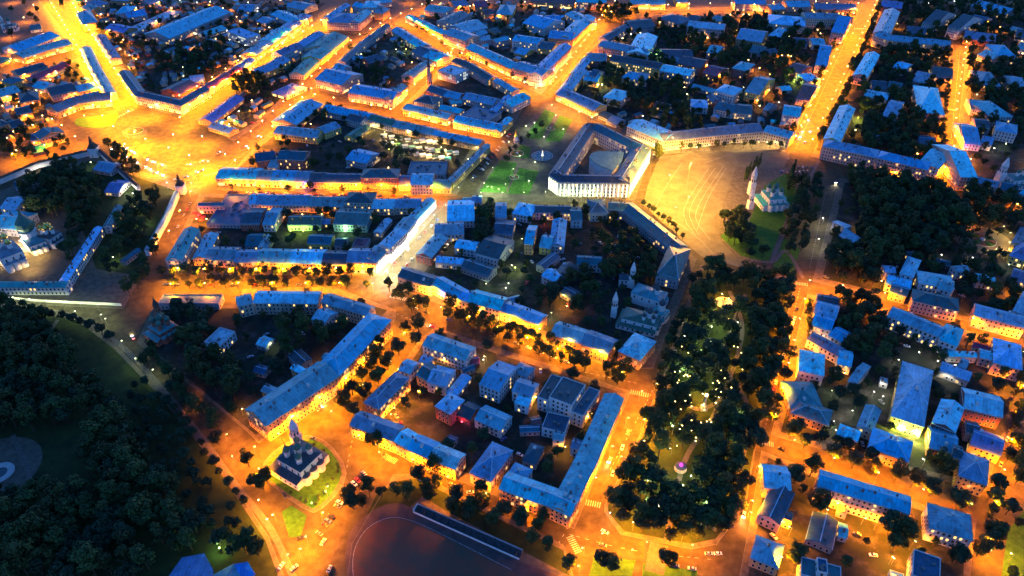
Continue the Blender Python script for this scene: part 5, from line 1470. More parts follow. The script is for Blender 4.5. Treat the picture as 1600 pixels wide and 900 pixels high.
lamp_row('the boulevard lower kerb', 'o', "245,462 340,460 440,460 540,460 610,462", 26, 1.1)
lamp_row('the tree-lined street lower kerb', 'o', "625,478 720,508 820,545 900,575 990,608", 24, 1.1)
lamp_row('the tree-lined street upper kerb', 'y', "650,462 740,500 850,535 960,578", 24, 1.15)
lamp_row('the long terrace foot', 'y', "612,512 570,560 520,610 470,655 412,692", 20, .9)
lamp_row('the far kerb from the long terrace', 'o', "645,518 600,580 560,625 535,650", 28, 1.0)
lamp_pts('the church island crossing', 'o', "560,695 598,722 512,775 505,815 482,850 520,660 440,690 408,745 400,712 470,872 455,665 620,700", 1.1, 9)
lamp_pts('the floodlit path at the bottom', 'y', "432,815 424,826", .8, 8)
lamp_pts('the embankment path', 'o', "366,722 355,690 410,790 450,880 300,640", .7, 7)
lamp_row('the street below the church street row', 'o', "575,692 640,735 720,775 800,808 880,840", 25, 1.0)
lamp_row('left kerb of the park street', 'o', "1008,608 975,672 940,735 905,805", 26, 1.1)
lamp_row('right kerb of the park street', 'o', "1030,590 998,680 955,745 935,790", 34, .9)
lamp_row('the street right of the park', 'o', "1262,440 1245,500 1225,580 1205,660 1190,705", 26, 1.15)
lamp_row('the lower street right of the park', 'o', "1182,720 1170,790 1148,850", 26, 1.0)
lamp_row('the bottom cross street', 'o', "905,842 960,862 1040,872 1140,872", 24, 1.0)
lamp_pts('the street mouth at the bottom', 'o', "912,868 905,895 985,875 1040,885", .9)
lamp_row('the upper right block street', 'o', "1280,458 1370,474 1450,494 1520,518 1600,548", 30, 1.2)
lamp_row('the southern tree street', 'o', "1205,692 1280,730 1360,757 1430,784 1530,815", 24, 1.15)
lamp_row('the right edge street', 'o', "1590,600 1565,710 1545,790 1525,885", 28, 1.3)
lamp_row('the bottom right corner street', 'o', "1180,885 1220,893 1262,900", 20, 1.0)
lamp_pts('the yards in the south', 'o', "1365,828 1388,882 1232,838 1215,832 1300,800 1285,815 1345,820 1575,880 1540,870 1420,860", .8)
lamp_row('the left orange road', 'o', "0,262 60,246 135,224", 30, 1.6)
lamp_row('the side street left of the avenue', 'o', "0,113 60,100 122,83", 30, 1.2)
lamp_row('the white-lit street', 'w', "604,432 640,396 680,352 715,322", 19, 2.8, 10)
lamp_pts('the white-lit street mouth', 'w', "607,436", 6, 9)
lamp_row('the lime-lit road', 'g', "735,317 800,317 870,316 945,317", 20, .55)
lamp_pts('the lawns', 'g', "755,294 772,270 740,285 822,205 862,172 812,252 790,297 836,262 826,290 850,222 780,303 760,300 795,230 718,300 835,200 868,188 880,210 770,300 800,272", .85, 6)
lamp_row('the river front range', 'g', "10,474 45,478 80,481 115,484 180,488", 14, .45, 6)
lamp_pts('the river front promenade', 'g', "120,497 160,503 168,508 90,482 196,545 240,590 215,570", .3, 7)
lamp_row('the palace forecourt', 'a', "985,220 1037,241 1090,234 1130,232 1180,229 1232,229", 9, 1.5, 5)
lamp_pts('the parade square', 'q', "1014,285 1042,318 1068,352 1045,258 1072,298", .75, 30)
lamp_pts('the parade square edge', 'q', "1020,246 1085,250 1055,345", .5, 14)
lamp_pts('the dim road by the dark wood', 'w', "1284,352 1278,385", .75, 8)
lamp_pts('the market yard', 'a', "585,205 602,216 650,232 690,240 720,224 640,213 665,250 700,252 620,228 675,228", 2.6, 7)
lamp_pts('the cathedral court', 'a', '15,385 30,402 45,425 8,412 60,402', 1.2, 6)
lamp_pts('the market yard edge', 'g', "745,240 735,260 620,240", .5, 7)
lamp_pts('the glowing courtyard near the square', 'y', "345,200 360,190 375,182 352,205 370,196 392,180", .8, 6)
lamp_pts('the lit mansion forecourt', 'a', "1562,362 1572,372 1578,388 1575,400 1555,398 1590,405 1598,412", .8, 6)
lamp_pts('the park', 'w', "1160,475 1078,503 1068,531 1057,557 1148,511 1107,573", .35, 5)
lamp_pts('the park middle', 'y', "1152,571 1099,626 1092,642 1128,470 1136,474 1048,712", .6, 6)
lamp_pts('the lower park', 'w', "978,747 949,808 1018,818 1093,826 1031,797", .16, 5)
lamp_pts('the park trees', 'g', "1011,795 1068,770 1075,605 1112,545 1125,500 1000,708 1080,755 1140,520 1100,590 1060,590 1025,740 1110,520 1050,680 1090,560 1010,760 1130,720 1150,660 1100,800", .45, 7)
lamp_pts('the park corner', 'o', "988,829 1065,845 1168,808", .8, 6)
lamp_pts('the monastery garden', 'w', "213,312 203,300 68,268 262,296", .9, 7)
lamp_pts('the monastery garden edge', 'g', "178,412 225,350 215,330 145,262", .45, 6)
lamp_pts('the school yard', 'w', "1372,607 1362,620 1400,570 1432,562 1458,574 1482,583 1480,598 1376,627", .35, 6)
lamp_pts('the lit yard in the south', 'w', "1430,688 1300,668 1330,655 1440,730 1310,690", .6, 7)
lamp_pts('inner yards', 'y', "885,706 878,470 700,572 760,566 830,628 905,655 918,658", .35, 6)
lamp_pts('small yards', 'w', "757,570 690,390 720,385 755,405 800,425 700,90 722,75 740,78 820,135 250,170 385,78 1330,398 1325,390 1365,40 1474,40 1550,240 1000,58 940,140 985,60", .4, 6)
lamp_pts('pink-lit yard', 'o', "415,335 505,355 500,345 470,350 1445,30 310,352 330,350", .6, 6)
lamp_pts('orange yards', 'o', "1075,20 1140,30 1185,20 1140,70 1185,115 1160,65 1220,95 1120,125 1100,110 610,575 630,590 655,625 620,650 650,690 1430,250 1395,280 1330,60 1400,45 1410,75 1425,90 1560,50 1540,40 1250,15 1290,12 985,18 1060,12 900,12 1180,5 820,10 860,5 740,15 350,20 250,10 300,15 160,30 60,150 45,190 30,175 80,215 15,225 100,205 70,125 20,100 1590,170 1500,345 1540,335 1585,330 1470,305 1530,300 1588,700 1595,640 1590,560 1580,460 1595,480 25,215 55,205 85,195 110,178 135,190 55,170 15,160 130,45 150,60 175,55 195,70 230,5 215,20 120,60 40,125 90,120 60,235 30,245 100,215 15,60 40,35 70,60 25,85 55,15 20,5 85,75 10,135 45,165 70,190 120,155 240,40 270,20 330,10 190,85 205,95 600,5 720,15 760,8 780,30 640,5 960,8 1020,8 1160,30 1210,40 1280,60 1150,55 1100,60 1260,110 1200,150 1230,95", .9, 7)
LATE = []
# small outbuildings that crowd the yards
YN = ['the left edge yards', 'the yards left of the avenue', 'the yard behind the bent office', 'the arcade block', None, 'the big shopping yard', 'the yard below the white flat block', 'the upper shop street yards', 'the palace quarter', 'the avenue gardens', 'the right edge gardens', 'the market block', 'the inner lower block', 'the wooded block', 'the yards right of the park', 'the gardens below the wood', 'the southern yards', 'the middle block', 'the dark court']
YDENS = [9, 10, 11, 13, 0, 15, 12, 14, 15, 16, 17, 12, 11, 13, 14, 15, 14, 11, 15]
YT, YC = [], []
shed_mesh = {}
for v in range(6):
    r = random.Random(50 + v); w2, l2, hh = r.uniform(2.4, 4.2), r.uniform(3.5, 7.5), r.uniform(2.6, 4.6)
    b = MB(); ring = [(-l2, -w2), (l2, -w2), (l2, w2), (-l2, w2)]; b.prism(ring, 0, hh, top=False)
    b.face([(l2, -w2, hh), (l2, w2, hh), (l2, 0, hh + w2 * .4)]); b.face([(-l2, w2, hh), (-l2, -w2, hh), (-l2, 0, hh + w2 * .4)])
    rb = MB(); o = .35; q = w2 + o; zr = hh + w2 * .4 + .05; ze = hh - .1
    rb.face([(-l2 - o, -q, ze), (l2 + o, -q, ze), (l2 + o, 0, zr), (-l2 - o, 0, zr)], 0, [(0, 0), (2 * l2, 0), (2 * l2, q), (0, q)]); rb.face([(-l2 - o, 0, zr), (l2 + o, 0, zr), (l2 + o, q, ze), (-l2 - o, q, ze)], 0, [(0, q), (2 * l2, q), (2 * l2, 0), (0, 0)])
    db = MB(); db.face([(-1.2, -w2 - .04, 0), (1.2, -w2 - .04, 0), (1.2, -w2 - .04, 2.2), (-1.2, -w2 - .04, 2.2)])
    rk, wk = r.choice('bdlbrd'), r.choice('weocr')
    shed_mesh[v] = (b.mesh('wall', WALL[wk]), rb.mesh('roof', ROOF[rk]), db.mesh('door', WOOD), RW[rk], WW[wk], l2, w2)
ns = 0
for yi, ln in enumerate(YARDS.strip().splitlines()):
    if not YDENS[yi] or not YN[yi]: continue
    ring = W(ln); xs, ys = [p.x for p in ring], [p.y for p in ring]; st = YDENS[yi]
    y = min(ys)
    while y < max(ys):
        x = min(xs)
        while x < max(xs):
            p = Vector((x + R.uniform(-.4, .4) * st, y + R.uniform(-.4, .4) * st)); x += st
            if not inside(p, ring): continue
            u = R.random()
            if u < .36 and ns < 230:
                v = R.randrange(6); mw, mr, md, rn, wn_, l2, w2 = shed_mesh[v]
                # turn it parallel to the nearest building
                best = None
                for f in FOOT[:430]:
                    c = ((f[0] + f[2]) / 2 - p.x) ** 2 + ((f[1] + f[3]) / 2 - p.y) ** 2
                    if best is None or c < best[0]: best = (c, f[4])
                e = max(((best[1][i][0] - best[1][i - 1][0], best[1][i][1] - best[1][i - 1][1]) for i in range(len(best[1]))), key=lambda d: d[0] ** 2 + d[1] ** 2)
                a = math.atan2(e[1], e[0]) + R.choice((0, 0, math.pi / 2, math.pi))
                if near_building(p, max(l2, w2) + .8): continue
                t = thing('outbuilding', '%s-roofed %s outbuilding in %s' % (rn, wn_, YN[yi]), 'outbuilding', (p.x, p.y, .13), a, 'outbuildings in ' + YN[yi])
                for nm, me in (('wall', mw), ('roof', mr), ('door', md)):
                    o = bpy.data.objects.new(nm, me); COL.objects.link(o); o.parent = t
                ca, sa = math.cos(a), math.sin(a)
                foot([(p.x + X * ca - Y * sa, p.y + X * sa + Y * ca) for X, Y in ((-l2, -w2), (l2, -w2), (l2, w2), (-l2, w2))]); ns += 1
            elif u < .62: YT.append((p, R.uniform(.55, 1.0), 'in ' + YN[yi]))
            elif u < .78 and not near_building(p, 2.5): YC.append((p, R.uniform(0, 6.28), 'in ' + YN[yi]))
            elif u < .83 and not near_building(p, 2): LATE.append((p, R.choice('wygoo'), R.uniform(.15, .5), 5, YN[yi], 0))
        y += st
O_ = [o for o in bpy.data.objects if o.name.startswith('outbuilding')]
cells(O_); ordinals(O_)
LAMPS += LATE
LAMPS.sort(key=lambda l: proj(l[0])[2])
proto = {}
far = {}
nl = 0
for (p, k, pw, h, where, a) in LAMPS:
    power = {'o': 125000, 'y': 100000, 'w': 22000, 'g': 24000, 'a': 30000, 'q': 70000}[k] * pw * (h / 9) ** 2
    if near_building(p, .3):
        # keep the lamp clear of walls: try a ring of spots round it
        for r in (1.5, 3, 4.5, 6, 8):
            c = [p + Vector((math.cos(q), math.sin(q))) * r for q in [i * math.pi / 4 for i in range(8)]]
            c = [x for x in c if not near_building(x, .4)]
            if c: p = c[0]; break
    if nl < 300:
        o = bpy.data.objects.new('street_lamp', get_lamp(k, h)); COL.objects.link(o); o.location = (p.x, p.y, .05); o.rotation_euler = (0, 0, a)
        tag(o, '%s street lamp standing along %s' % (LNAME[k], where), 'street lamp', 'lamps along ' + where)
        if where == 'the park trees': lamp_light('POINT', (0, 1.3, h + 1.2), LCOL[k], power * .8, o)
        else: lantern((0, 1.3, h - .35), LCOL[k], power, o)
    else:
        fb = far.setdefault(k, MB()); x, y = p.x, p.y
        fb.bar((x, y, 0), (x, y, h), .12, .08, 4); fb.lathe((x, y, h), [(0, 0), (.48, .2), (.48, .4), (0, .6)], 6, 1)
        lantern((x, y, h - .15), LCOL[k], power)
    nl += 1
ordinals([o for o in bpy.data.objects if o.name.startswith('street_lamp')])
for k, fb in far.items(): tag(fb.build('distant_lamps', [STEEL, BULB[k]]), kind='stuff')
# coloured glows the photo shows on facades and yards: small fixtures on short posts
FIX = {}
def glow_fixture(where, px, col, pw, h=3.0, cw='coloured'):
    key = col
    if key not in FIX: FIX[key] = emit_mat('fixture', col, 14)
    p = gp(*px)
    b = MB(); b.bar((0, 0, 0), (0, 0, h), .1, .1, 4); b.lathe((0, 0, h), [(0, 0), (.45, .2), (.45, .6), (0, .8)], 6, 1)
    o = b.build('post_light', [STEEL, FIX[key]]); o.location = (p.x, p.y, .1)
    tag(o, '%s glowing post light %s' % (cw, where), 'post light')
    lamp_light('POINT', (0, 0, h + 1.4), col, pw, o, .4)
for a in ((('in the left of the pink-lit yard', (472, 330), (1, .15, .35), 5000, 4, 'pink')), ('in the right of the pink-lit yard', (488, 332), (1, .1, .5), 4000, 4, 'magenta'), ('before the violet-lit shop', (480, 297), (.35, .12, 1), 3500, 4, 'violet'),
          ('by the cafe terrace', (312, 343), (1, .05, .06), 3000, 4, 'red'), ('in front of the green-lit house', (475, 366), (.7, 1, .1), 6000, 3, 'lime'), ('left of the green-lit house', (455, 366), (.75, 1, .1), 5000, 3, 'yellow-green'), ('by the mint house', (540, 366), (.5, 1, .4), 5000, 3, 'green'),
          ('at the garage', (722, 665), (1, .05, .1), 700, 3, 'red'), ('at the foot of the pink house', (1445, 487), (.8, .1, .9), 2500, 3, 'purple'), ('at the right foot of the pink house', (1480, 498), (.9, .1, .8), 2500, 3, 'magenta'),
          ('beside the yellow-ended school', (1404, 678), (.9, 1, .12), 22000, 3, 'yellow'), ('right of the yellow-ended school', (1432, 688), (.9, 1, .12), 22000, 3, 'bright yellow'), ('by the yellow wall on the avenue', (1340, 188), (.95, .9, .08), 20000, 3, 'yellow'),
          ('on the side of the tall corner block', (1505, 240), (.6, .1, 1), 4000, 8, 'violet'), ('in the yellow yard of the white hall', (805, 425), (.8, 1, .15), 5500, 4, 'yellow-green'), ('beside the ochre house', (850, 355), (1, .06, .05), 700, 3, 'red'),
          ('by the dark apartment trees', (1025, 90), (.4, 1, .2), 5000, 4, 'green'), ('in the green yard by the villa', (940, 137), (.75, 1, .2), 6000, 4, 'lime'), ('in the right-hand green yard', (1240, 130), (.6, 1, .1), 6000, 4, 'vivid green'),
          ('near the street mouth lawn', (635, 82), (.8, 1, .2), 5000, 4, 'pale green'), ('before the bright corner block', (865, 118), (1, .6, .9), 6000, 5, 'pale pink'), ('right of the bright corner block', (845, 140), (1, .9, .7), 9000, 6, 'white'),
          ('on the floodlit cathedral court', (20, 398), (1, .75, .55), 70000, 5, 'pale'), ('by the floodlit cathedral wall', (35, 385), (1, .6, .3), 20000, 5, 'amber'), ('under the gate tower', (300, 292), (1, .6, .2), 20000, 4, 'amber'),
          ('on the church island lawn', (510, 772), (.9, 1, .15), 1500, 2, 'lime'), ('at the church island tip', (488, 790), (.8, 1, .1), 1500, 2, 'green'), ('at the bottom pavilion lawn', (345, 862), (.6, 1, .3), 4000, 3, 'green'),
          ('by the blue tail of the row behind the trees', (690, 470), (.1, .15, 1), 2500, 5, 'blue'), ('on the villa court by the avenue trees', (1240, 132), (.9, 1, .1), 3000, 3, 'yellow')):
    glow_fixture(*a)
# string lights in the park
sb = MB()
for ln, st in (("1055,618 1080,608", 3), ("1038,648 1062,655 1082,632", 3.5), ("1118,640 1130,612", 3), ("1112,632 1124,598", 3), ("1125,648 1145,622", 4), ("1040,650 1045,670", 3), ("1110,612 1118,655", 3.5), ("1060,690 1052,715", 3), ("1072,678 1078,700", 3), ("1085,700 1080,715", 3), ("1105,676 1140,690", 5), ("1120,560 1135,585", 5), ("1040,612 1082,600", 4), ("1050,625 1090,612", 4), ("1130,655 1160,690", 6), ("1095,660 1110,700", 6), ("1075,665 1095,700", 5), ("1060,560 1090,600", 7), ("1020,690 1050,700", 5), ("1110,480 1150,520", 9), ("1140,560 1160,600", 6), ("1000,720 1040,760", 8)):
    P = W(ln)
    for i in range(len(P) - 1):
        n = max(2, int((P[i + 1] - P[i]).length / st))
        for k in range(n):
            p = P[i].lerp(P[i + 1], k / n) + Vector((R.uniform(-.8, .8), R.uniform(-.8, .8))); sb.lathe((p.x, p.y, 6 + R.uniform(-2, 12)), [(0, 0), (.36, .36), (0, .72)], 5)
tag(sb.build('park_string_lights', emit_mat('string_light', (1.0, .66, .18), 26)), kind='stuff')

# ------------------------------------------------------------------ cars
CARC = {'white': (.7, .7, .7), 'black': (.02, .02, .022), 'silver': (.4, .41, .43), 'red': (.45, .03, .03), 'blue': (.04, .09, .3), 'grey': (.14, .15, .16)}
CARM = {k: plain_mat('car_paint_' + k, c, .3, .0, .5) for k, c in CARC.items()}
TYRE = plain_mat('tyre', (.02, .02, .02), .8); HEAD = emit_mat('headlight', (1, .92, .7), 300); TAIL = emit_mat('taillight', (1, .05, .03), 60); DEADL = plain_mat('lamp_glass', (.5, .5, .5), .2)
def car_body():
    b = MB()
    prof = [(-2.2, .35), (-2.25, .75), (-2.1, .95), (-1.3, 1.0), (1.2, .95), (2.05, .82), (2.25, .6), (2.2, .35)]
    for i in range(len(prof) - 1):
        (x0, z0), (x1, z1) = prof[i], prof[i + 1]; b.face([(x0, -.88, z0), (x0, .88, z0), (x1, .88, z1), (x1, -.88, z1)])
    b.face([(x, -.88, z) for x, z in reversed(prof)][::-1]); b.face([(x, .88, z) for x, z in prof])
    c = [(-1.5, .98, .8), (-1.0, 1.45, .66), (.35, 1.45, .66), (1.15, .96, .8)]
    b.face([(c[1][0], -c[1][2], c[1][1] + .01), (c[2][0], -c[2][2], c[2][1] + .01), (c[2][0], c[2][2], c[2][1] + .01), (c[1][0], c[1][2], c[1][1] + .01)])
    g = MB()
    for i in range(3):
        if i == 1: continue
        (x0, z0, w0), (x1, z1, w1) = c[i], c[i + 1]; g.face([(x0, -w0, z0), (x0, w0, z0), (x1, w1, z1), (x1, -w1, z1)])
    for s in (-1, 1): g.face([(x, s * w_, z) for x, z, w_ in c])
    return b, g
wheelb = MB()
for s in (0,):
    n = 10
    for i in range(n):
        a0, a1 = 2 * math.pi * i / n, 2 * math.pi * (i + 1) / n
        wheelb.face([(.33 * math.cos(a0), -.1, .33 * math.sin(a0)), (.33 * math.cos(a1), -.1, .33 * math.sin(a1)), (.33 * math.cos(a1), .1, .33 * math.sin(a1)), (.33 * math.cos(a0), .1, .33 * math.sin(a0))])
    wheelb.face([(.33 * math.cos(2 * math.pi * i / n), .1, .33 * math.sin(2 * math.pi * i / n)) for i in range(n)]); wheelb.face([(.33 * math.cos(2 * math.pi * i / n), -.1, .33 * math.sin(2 * math.pi * i / n)) for i in reversed(range(n))])
WHEEL = wheelb.mesh('wheel', TYRE)
cb_, cg_ = car_body()
BODY = {k: cb_.mesh('car_body', m) for k, m in CARM.items()}; GL = cg_.mesh('car_windows', GLASS)
hl = MB(); hl.box((0, 0, 0), .08, .4, .2)
tl = MB(); tl.box((0, 0, 0), .06, .35, .16)
HLON, TLON, HLOFF, TLOFF = hl.mesh('headlight', HEAD), tl.mesh('taillight', TAIL), hl.mesh('headlight', DEADL), tl.mesh('taillight', plain_mat('taillight_off', (.25, .02, .02), .3))
FARCAR = {}
for k_ in CARM:
    for mv_ in (False, True):
        b = MB(); b.v = cb_.v + cg_.v; b.f = cb_.f + [tuple(x + len(cb_.v) for x in f) for f in cg_.f]; b.m = [0] * len(cb_.f) + [1] * len(cg_.f); b.uv = cb_.uv + cg_.uv
        for y in (-.6, .6): b.box((2.24, y, .58), .08, .4, .2, 0, 2); b.box((-2.24, y, .7), .06, .35, .16, 0, 3)
        for x in (-1.4, 1.4):
            for y in (-.8, .8): b.box((x, y, 0), .6, .2, .6, 0, 4)
        FARCAR[(k_, mv_)] = b.mesh('car_body', [CARM[k_], GLASS, HEAD if mv_ else DEADL, TAIL if mv_ else DEADL, TYRE])
CARS = []
def car(p, a, where, moving=False, col=None):
    CARS.append((p, a, where, moving, col or R.choice(['white', 'black', 'silver', 'grey', 'white', 'red', 'blue', 'black', 'silver', 'grey'])))
def car_row(where, px, step, across=None, moving=False, skip=.12, jitter=.3, flip=False):
    P = W(px)
    for i in range(len(P) - 1):
        L = (P[i + 1] - P[i]).length; t = (P[i + 1] - P[i]).normalized(); n = int(L / step); a = math.atan2(t.y, t.x)
        for k in range(n):
            if R.random() < skip: continue
            s = step * (k + .5) + (R.uniform(-.4, .4) * step if moving else R.uniform(-jitter, jitter))
            car(P[i] + t * s, a + (across if across is not None else 0) + (math.pi if flip or (not moving and R.random() < .3) else 0) + R.uniform(-.04, .04), where, moving)
car_row('in the slanting row by the stadium entrance', "497,838 526,795 533,782", 2.9, 1.35, skip=.05)
car_row('in the slanting row above the stadium entrance', "545,765 572,738", 2.9, 1.35, skip=.08)
car_row('in the orange-lit parking yard', "615,655 632,640 637,628", 5.5, 1.2)
car_row('under trees in the orange-lit parking yard', "617,662 640,662", 5.0, .3)
car_row('parked along the park-side kerb', "1247,480 1233,525 1218,575 1205,625", 6.5)
car_row('parked on the park street', "925,745 905,790", 7.5)
car_row('parked on the far side of the park street', "985,665 962,728 945,775", 13)
car_row('at the bottom cross street kerb', "930,848 985,868", 9); car_row('at the lower kerb of the bottom cross street', "1040,882 1095,892", 9)
car_row('under the park corner trees', "1100,866 1130,866", 5)
car_row('in the car park by the parade square', "1228,272 1268,268", 4.2, 1.4); car_row('in the upper car park row by the parade square', "1237,262 1275,262", 4.4, 1.4)
car_row('parked beside the parade square church', "1215,270 1250,265", 9)
car_row('parked along the lawns', "752,268 775,238 800,205", 7, .9, skip=.25); car_row('parked on the left of the lawns', "735,285 770,235", 8, .9, skip=.3)
car_row('in the car yard of the middle block', "715,690 740,698", 5, 1.3); car_row('by the hipped house car yard', "772,682 800,692", 4.2, 1.2)
car_row('in the theatre yard', "845,715 875,720", 14); car_row('in the dark court', "440,560 500,535", 16)
car_row('parked along the white-lit street', "625,425 655,395 690,355 705,340", 7.5, .5); car_row('along the left of the white-lit street', "612,418 650,378 690,338", 11, .2)
car_row('parked in front of the market block lower row', "345,301 470,304 560,306 640,307", 6, skip=.3)
car_row('parked along the shop street', "650,42 700,80 760,108 830,145", 7.5, skip=.3)
car_row('parked along the sloping street', "300,315 270,370", 10, skip=.3)
car_row('in the yard by the long blue house', "1410,540 1440,548", 6); car_row('in the yard below the balcony block', "1330,832 1350,840", 6)
car_row('on the street facing the white church', "480,683 510,692", 9); car_row('below the church street row', "585,702 640,742 700,770", 16)
car_row('parked along the diagonal street', "868,140 895,105", 8); car_row('along the wide avenue kerb', "1242,222 1285,130 1310,80", 16)
car_row('in the seminary yard', "975,72 1000,75", 7); car_row('in the yard behind the parade range', "930,375 960,395", 14)
for k, (x, y, a) in enumerate(((430, 680, .5), (445, 775, -1.0), (440, 885, 1.2), (460, 888, .9), (470, 842, .3), (505, 848, 1.3), (515, 890, 1.4), (745, 790, .2), (735, 770, .1), (880, 795, -.5), (975, 720, 1.2), (945, 832, -.6), (1145, 820, 1.1))):
    car(gp(x, y), a, ['turning before the long terrace', 'passing the church island', 'on the bottom left lawn road', 'parked by the floodlit path', 'on the island road', 'alone below the slanting row', 'at the bottom kerb', 'on the sports slope street', 'in front of the row facing the church', 'by the bottom range corner', 'on the upper park street', 'at the park corner bend', 'under the lower park trees'][k])
car_row('parked along the southern tree street', "1210,697 1280,735 1360,762 1440,790", 9, skip=.35); car_row('parked on the right edge street', "1580,660 1555,760 1535,840", 12, skip=.3)
car_row('parked under the boulevard trees', "250,445 440,446 580,446", 9, skip=.35); car_row('parked along the tree-lined street', "640,480 760,520 900,572", 10, skip=.35)
car_row('parked at the terrace foot', "600,530 520,618 430,685", 11, skip=.4); car_row('parked by the row facing the church', "560,682 640,722 720,765", 9, skip=.3)
for p_, a_, w_ in YC: car(p_, a_, w_)
# traffic with its lights on
car_row('driving down the bright avenue', "92,5 140,85 190,165", 13, moving=True, skip=.2); car_row('driving up the bright avenue', "205,165 150,80 100,0", 13, moving=True, skip=.3)
car_row('in the stream of traffic along the round square', "172,232 205,250 240,268 270,282 300,275 330,260", 8, moving=True, skip=.15); car_row('in the inner lane of the round square', "185,225 225,248 265,262 310,256 350,235", 10, moving=True, skip=.25)
car_row('on the street below the bent office', "330,150 420,95 500,45 545,15", 13, moving=True, skip=.2); car_row('on the far lane below the bent office', "490,42 410,92 330,142", 13, moving=True, skip=.35)
car_row('driving along the arcade street', "360,250 420,200 490,138 560,66 640,25", 22, moving=True, skip=.3)
car_row('coming down the wide avenue', "1348,5 1300,110 1245,225", 21, moving=True, skip=.2); car_row('going up the wide avenue', "1256,225 1315,110 1360,0", 26, moving=True, skip=.3)
car_row('on the street above the market', "490,160 620,186 750,220", 30, moving=True, skip=.3); car_row('on the diagonal street', "935,40 880,112 850,145", 18, moving=True)
car_row('on the right side street', "1502,80 1488,180", 30, moving=True); car_row('on the park street', "955,715 945,735", 9, moving=True, skip=0)
for x, y, x2, y2, wh in ((1306, 285, 1303, 300, 'on the dim road by the dark wood'), (676, 511, 660, 505, 'on the tree-lined street'), (500, 640, 520, 625, 'beside the long terrace'), (1162, 805, 1160, 815, 'at the bend right of the park'), (208, 528, 202, 515, 'on the street by the brick church')):
    d = gp(x2, y2) - gp(x, y); car(gp(x, y), math.atan2(d.y, d.x), wh, True)
CARS.sort(key=lambda c: proj(c[0])[2])
taken = []
lab_count = {}
nc = 0
for (p, a, where, moving, col) in CARS:
    if nc >= 300: break
    if near_building(p, 1.0) or any((p - q).length < 2.6 for q in taken): continue
    taken.append(p); nc += 1
    lab = '%s %s %s' % (col, 'lit car' if moving else 'car', where)
    t = thing('car', lab, 'car', (p.x, p.y, .14 if not moving else .03), a, 'cars ' + where)
    dist = proj(p)[2]
    def part(nm, me, loc=(0, 0, 0)):
        o = bpy.data.objects.new(nm, me); COL.objects.link(o); o.parent = t; o.location = loc
    if dist < 620:
        part('body', BODY[col]); part('windows', GL)
        for y in (-.6, .6):
            part('headlight', HLON if moving else HLOFF, (2.24, y, .58))
            part('taillight', TLON if moving else TLOFF, (-2.24, y, .7))
        for x in (-1.4, 1.4):
            for y in (-.86, .86): part('wheel', WHEEL, (x, y, .33))
    else: part('body', FARCAR[(col, moving)])
    if moving:
        lamp_light('SPOT', (2.4, 0, .9), (1, .85, .55), 9000, t, .25, 1.3, (13, 0, 0), .8)

ordinals([o for o in bpy.data.objects if o.type == 'EMPTY' and o.name.startswith('car')])
# ------------------------------------------------------------------ trees
LEAFM = []
for nm, c1, c2, tr in (('leaf_linden', (.013, .030, .009), (.055, .095, .022), 0), ('leaf_maple', (.016, .030, .009), (.075, .09, .022), 0), ('leaf_poplar', (.010, .026, .012), (.04, .075, .03), 0)):
    LEAFM.append(noise_mat(nm, c1, c2, .45, .8, 4, rnd=.35))
def tree_mesh(seed, hgt, rad, conif=False):
    r = random.Random(seed)
    tb = MB(); th = hgt * .35
    tb.bar((0, 0, 0), (0, 0, th), .32, .22, 6)
    tb.bar((0, 0, th), (r.uniform(-.5, .5), r.uniform(-.5, .5), hgt * .8), .22, .07, 5)
    cb = MB(); clumps = []
    n = 15 if not conif else 12
    for k in range(n):
        if conif:
            z = hgt * (.2 + .78 * k / n); rr = rad * (1 - k / n) * .7; a = r.uniform(0, 6.28); clumps.append((rr * .5 * math.cos(a), rr * .5 * math.sin(a), z, max(.9, rr)))
        else:
            u = r.uniform(0, 1); a = k * 2.4 + r.uniform(-.4, .4); z = hgt * (.42 + .5 * u); q = rad * (1.02 - abs(u - .35) * .95) * r.uniform(.35, .85)
            clumps.append((q * math.cos(a), q * math.sin(a), z, rad * r.uniform(.30, .48)))
    for (x, y, z, cr) in clumps:
        if not conif and r.random() < .5: tb.bar((0, 0, th * r.uniform(.8, 1.2)), (x, y, z), .12, .04, 4)
        m = int(44 * (cr / 1.6) ** 1.3) + 12
        for i in range(m):
            v = Vector((r.gauss(0, 1), r.gauss(0, 1), r.gauss(0, 1))).normalized()
            d = cr * r.uniform(.62, 1.05); p = Vector((x, y, z)) + Vector((v.x * d, v.y * d, v.z * d * .8))
            nrm = (v + Vector((r.uniform(-.7, .7), r.uniform(-.7, .7), r.uniform(-.3, .7)))).normalized()
            s = r.uniform(.35, .72); ax = nrm.orthogonal().normalized(); ay = nrm.cross(ax); th_ = r.uniform(0, 6.28)
            e1 = (ax * math.cos(th_) + ay * math.sin(th_)) * s; e2 = (ay * math.cos(th_) - ax * math.sin(th_)) * s * .7
            cb.face([p - e1, p - e2 * .9, p + e1, p + e2])
    return tb, cb
VAR = []
for i, (hh, rr, con) in enumerate(((13, 4.3, 0), (15, 4.8, 0), (12, 4.6, 0), (17, 5.2, 0), (14, 3.6, 0), (10, 3.6, 0), (16, 3.2, 1))):
    tb, cb = tree_mesh(100 + i, hh, rr, con)
    lm = LEAFM[i % 3]
    allb = MB(); allb.v = tb.v + cb.v; allb.f = tb.f + [tuple(x + len(tb.v) for x in f) for f in cb.f]; allb.m = [0] * len(tb.f) + [1] * len(cb.f); allb.uv = tb.uv + cb.uv
    VAR.append((tb.mesh('trunk', BARK), cb.mesh('crown', lm), allb, lm, rr))
TREES = []
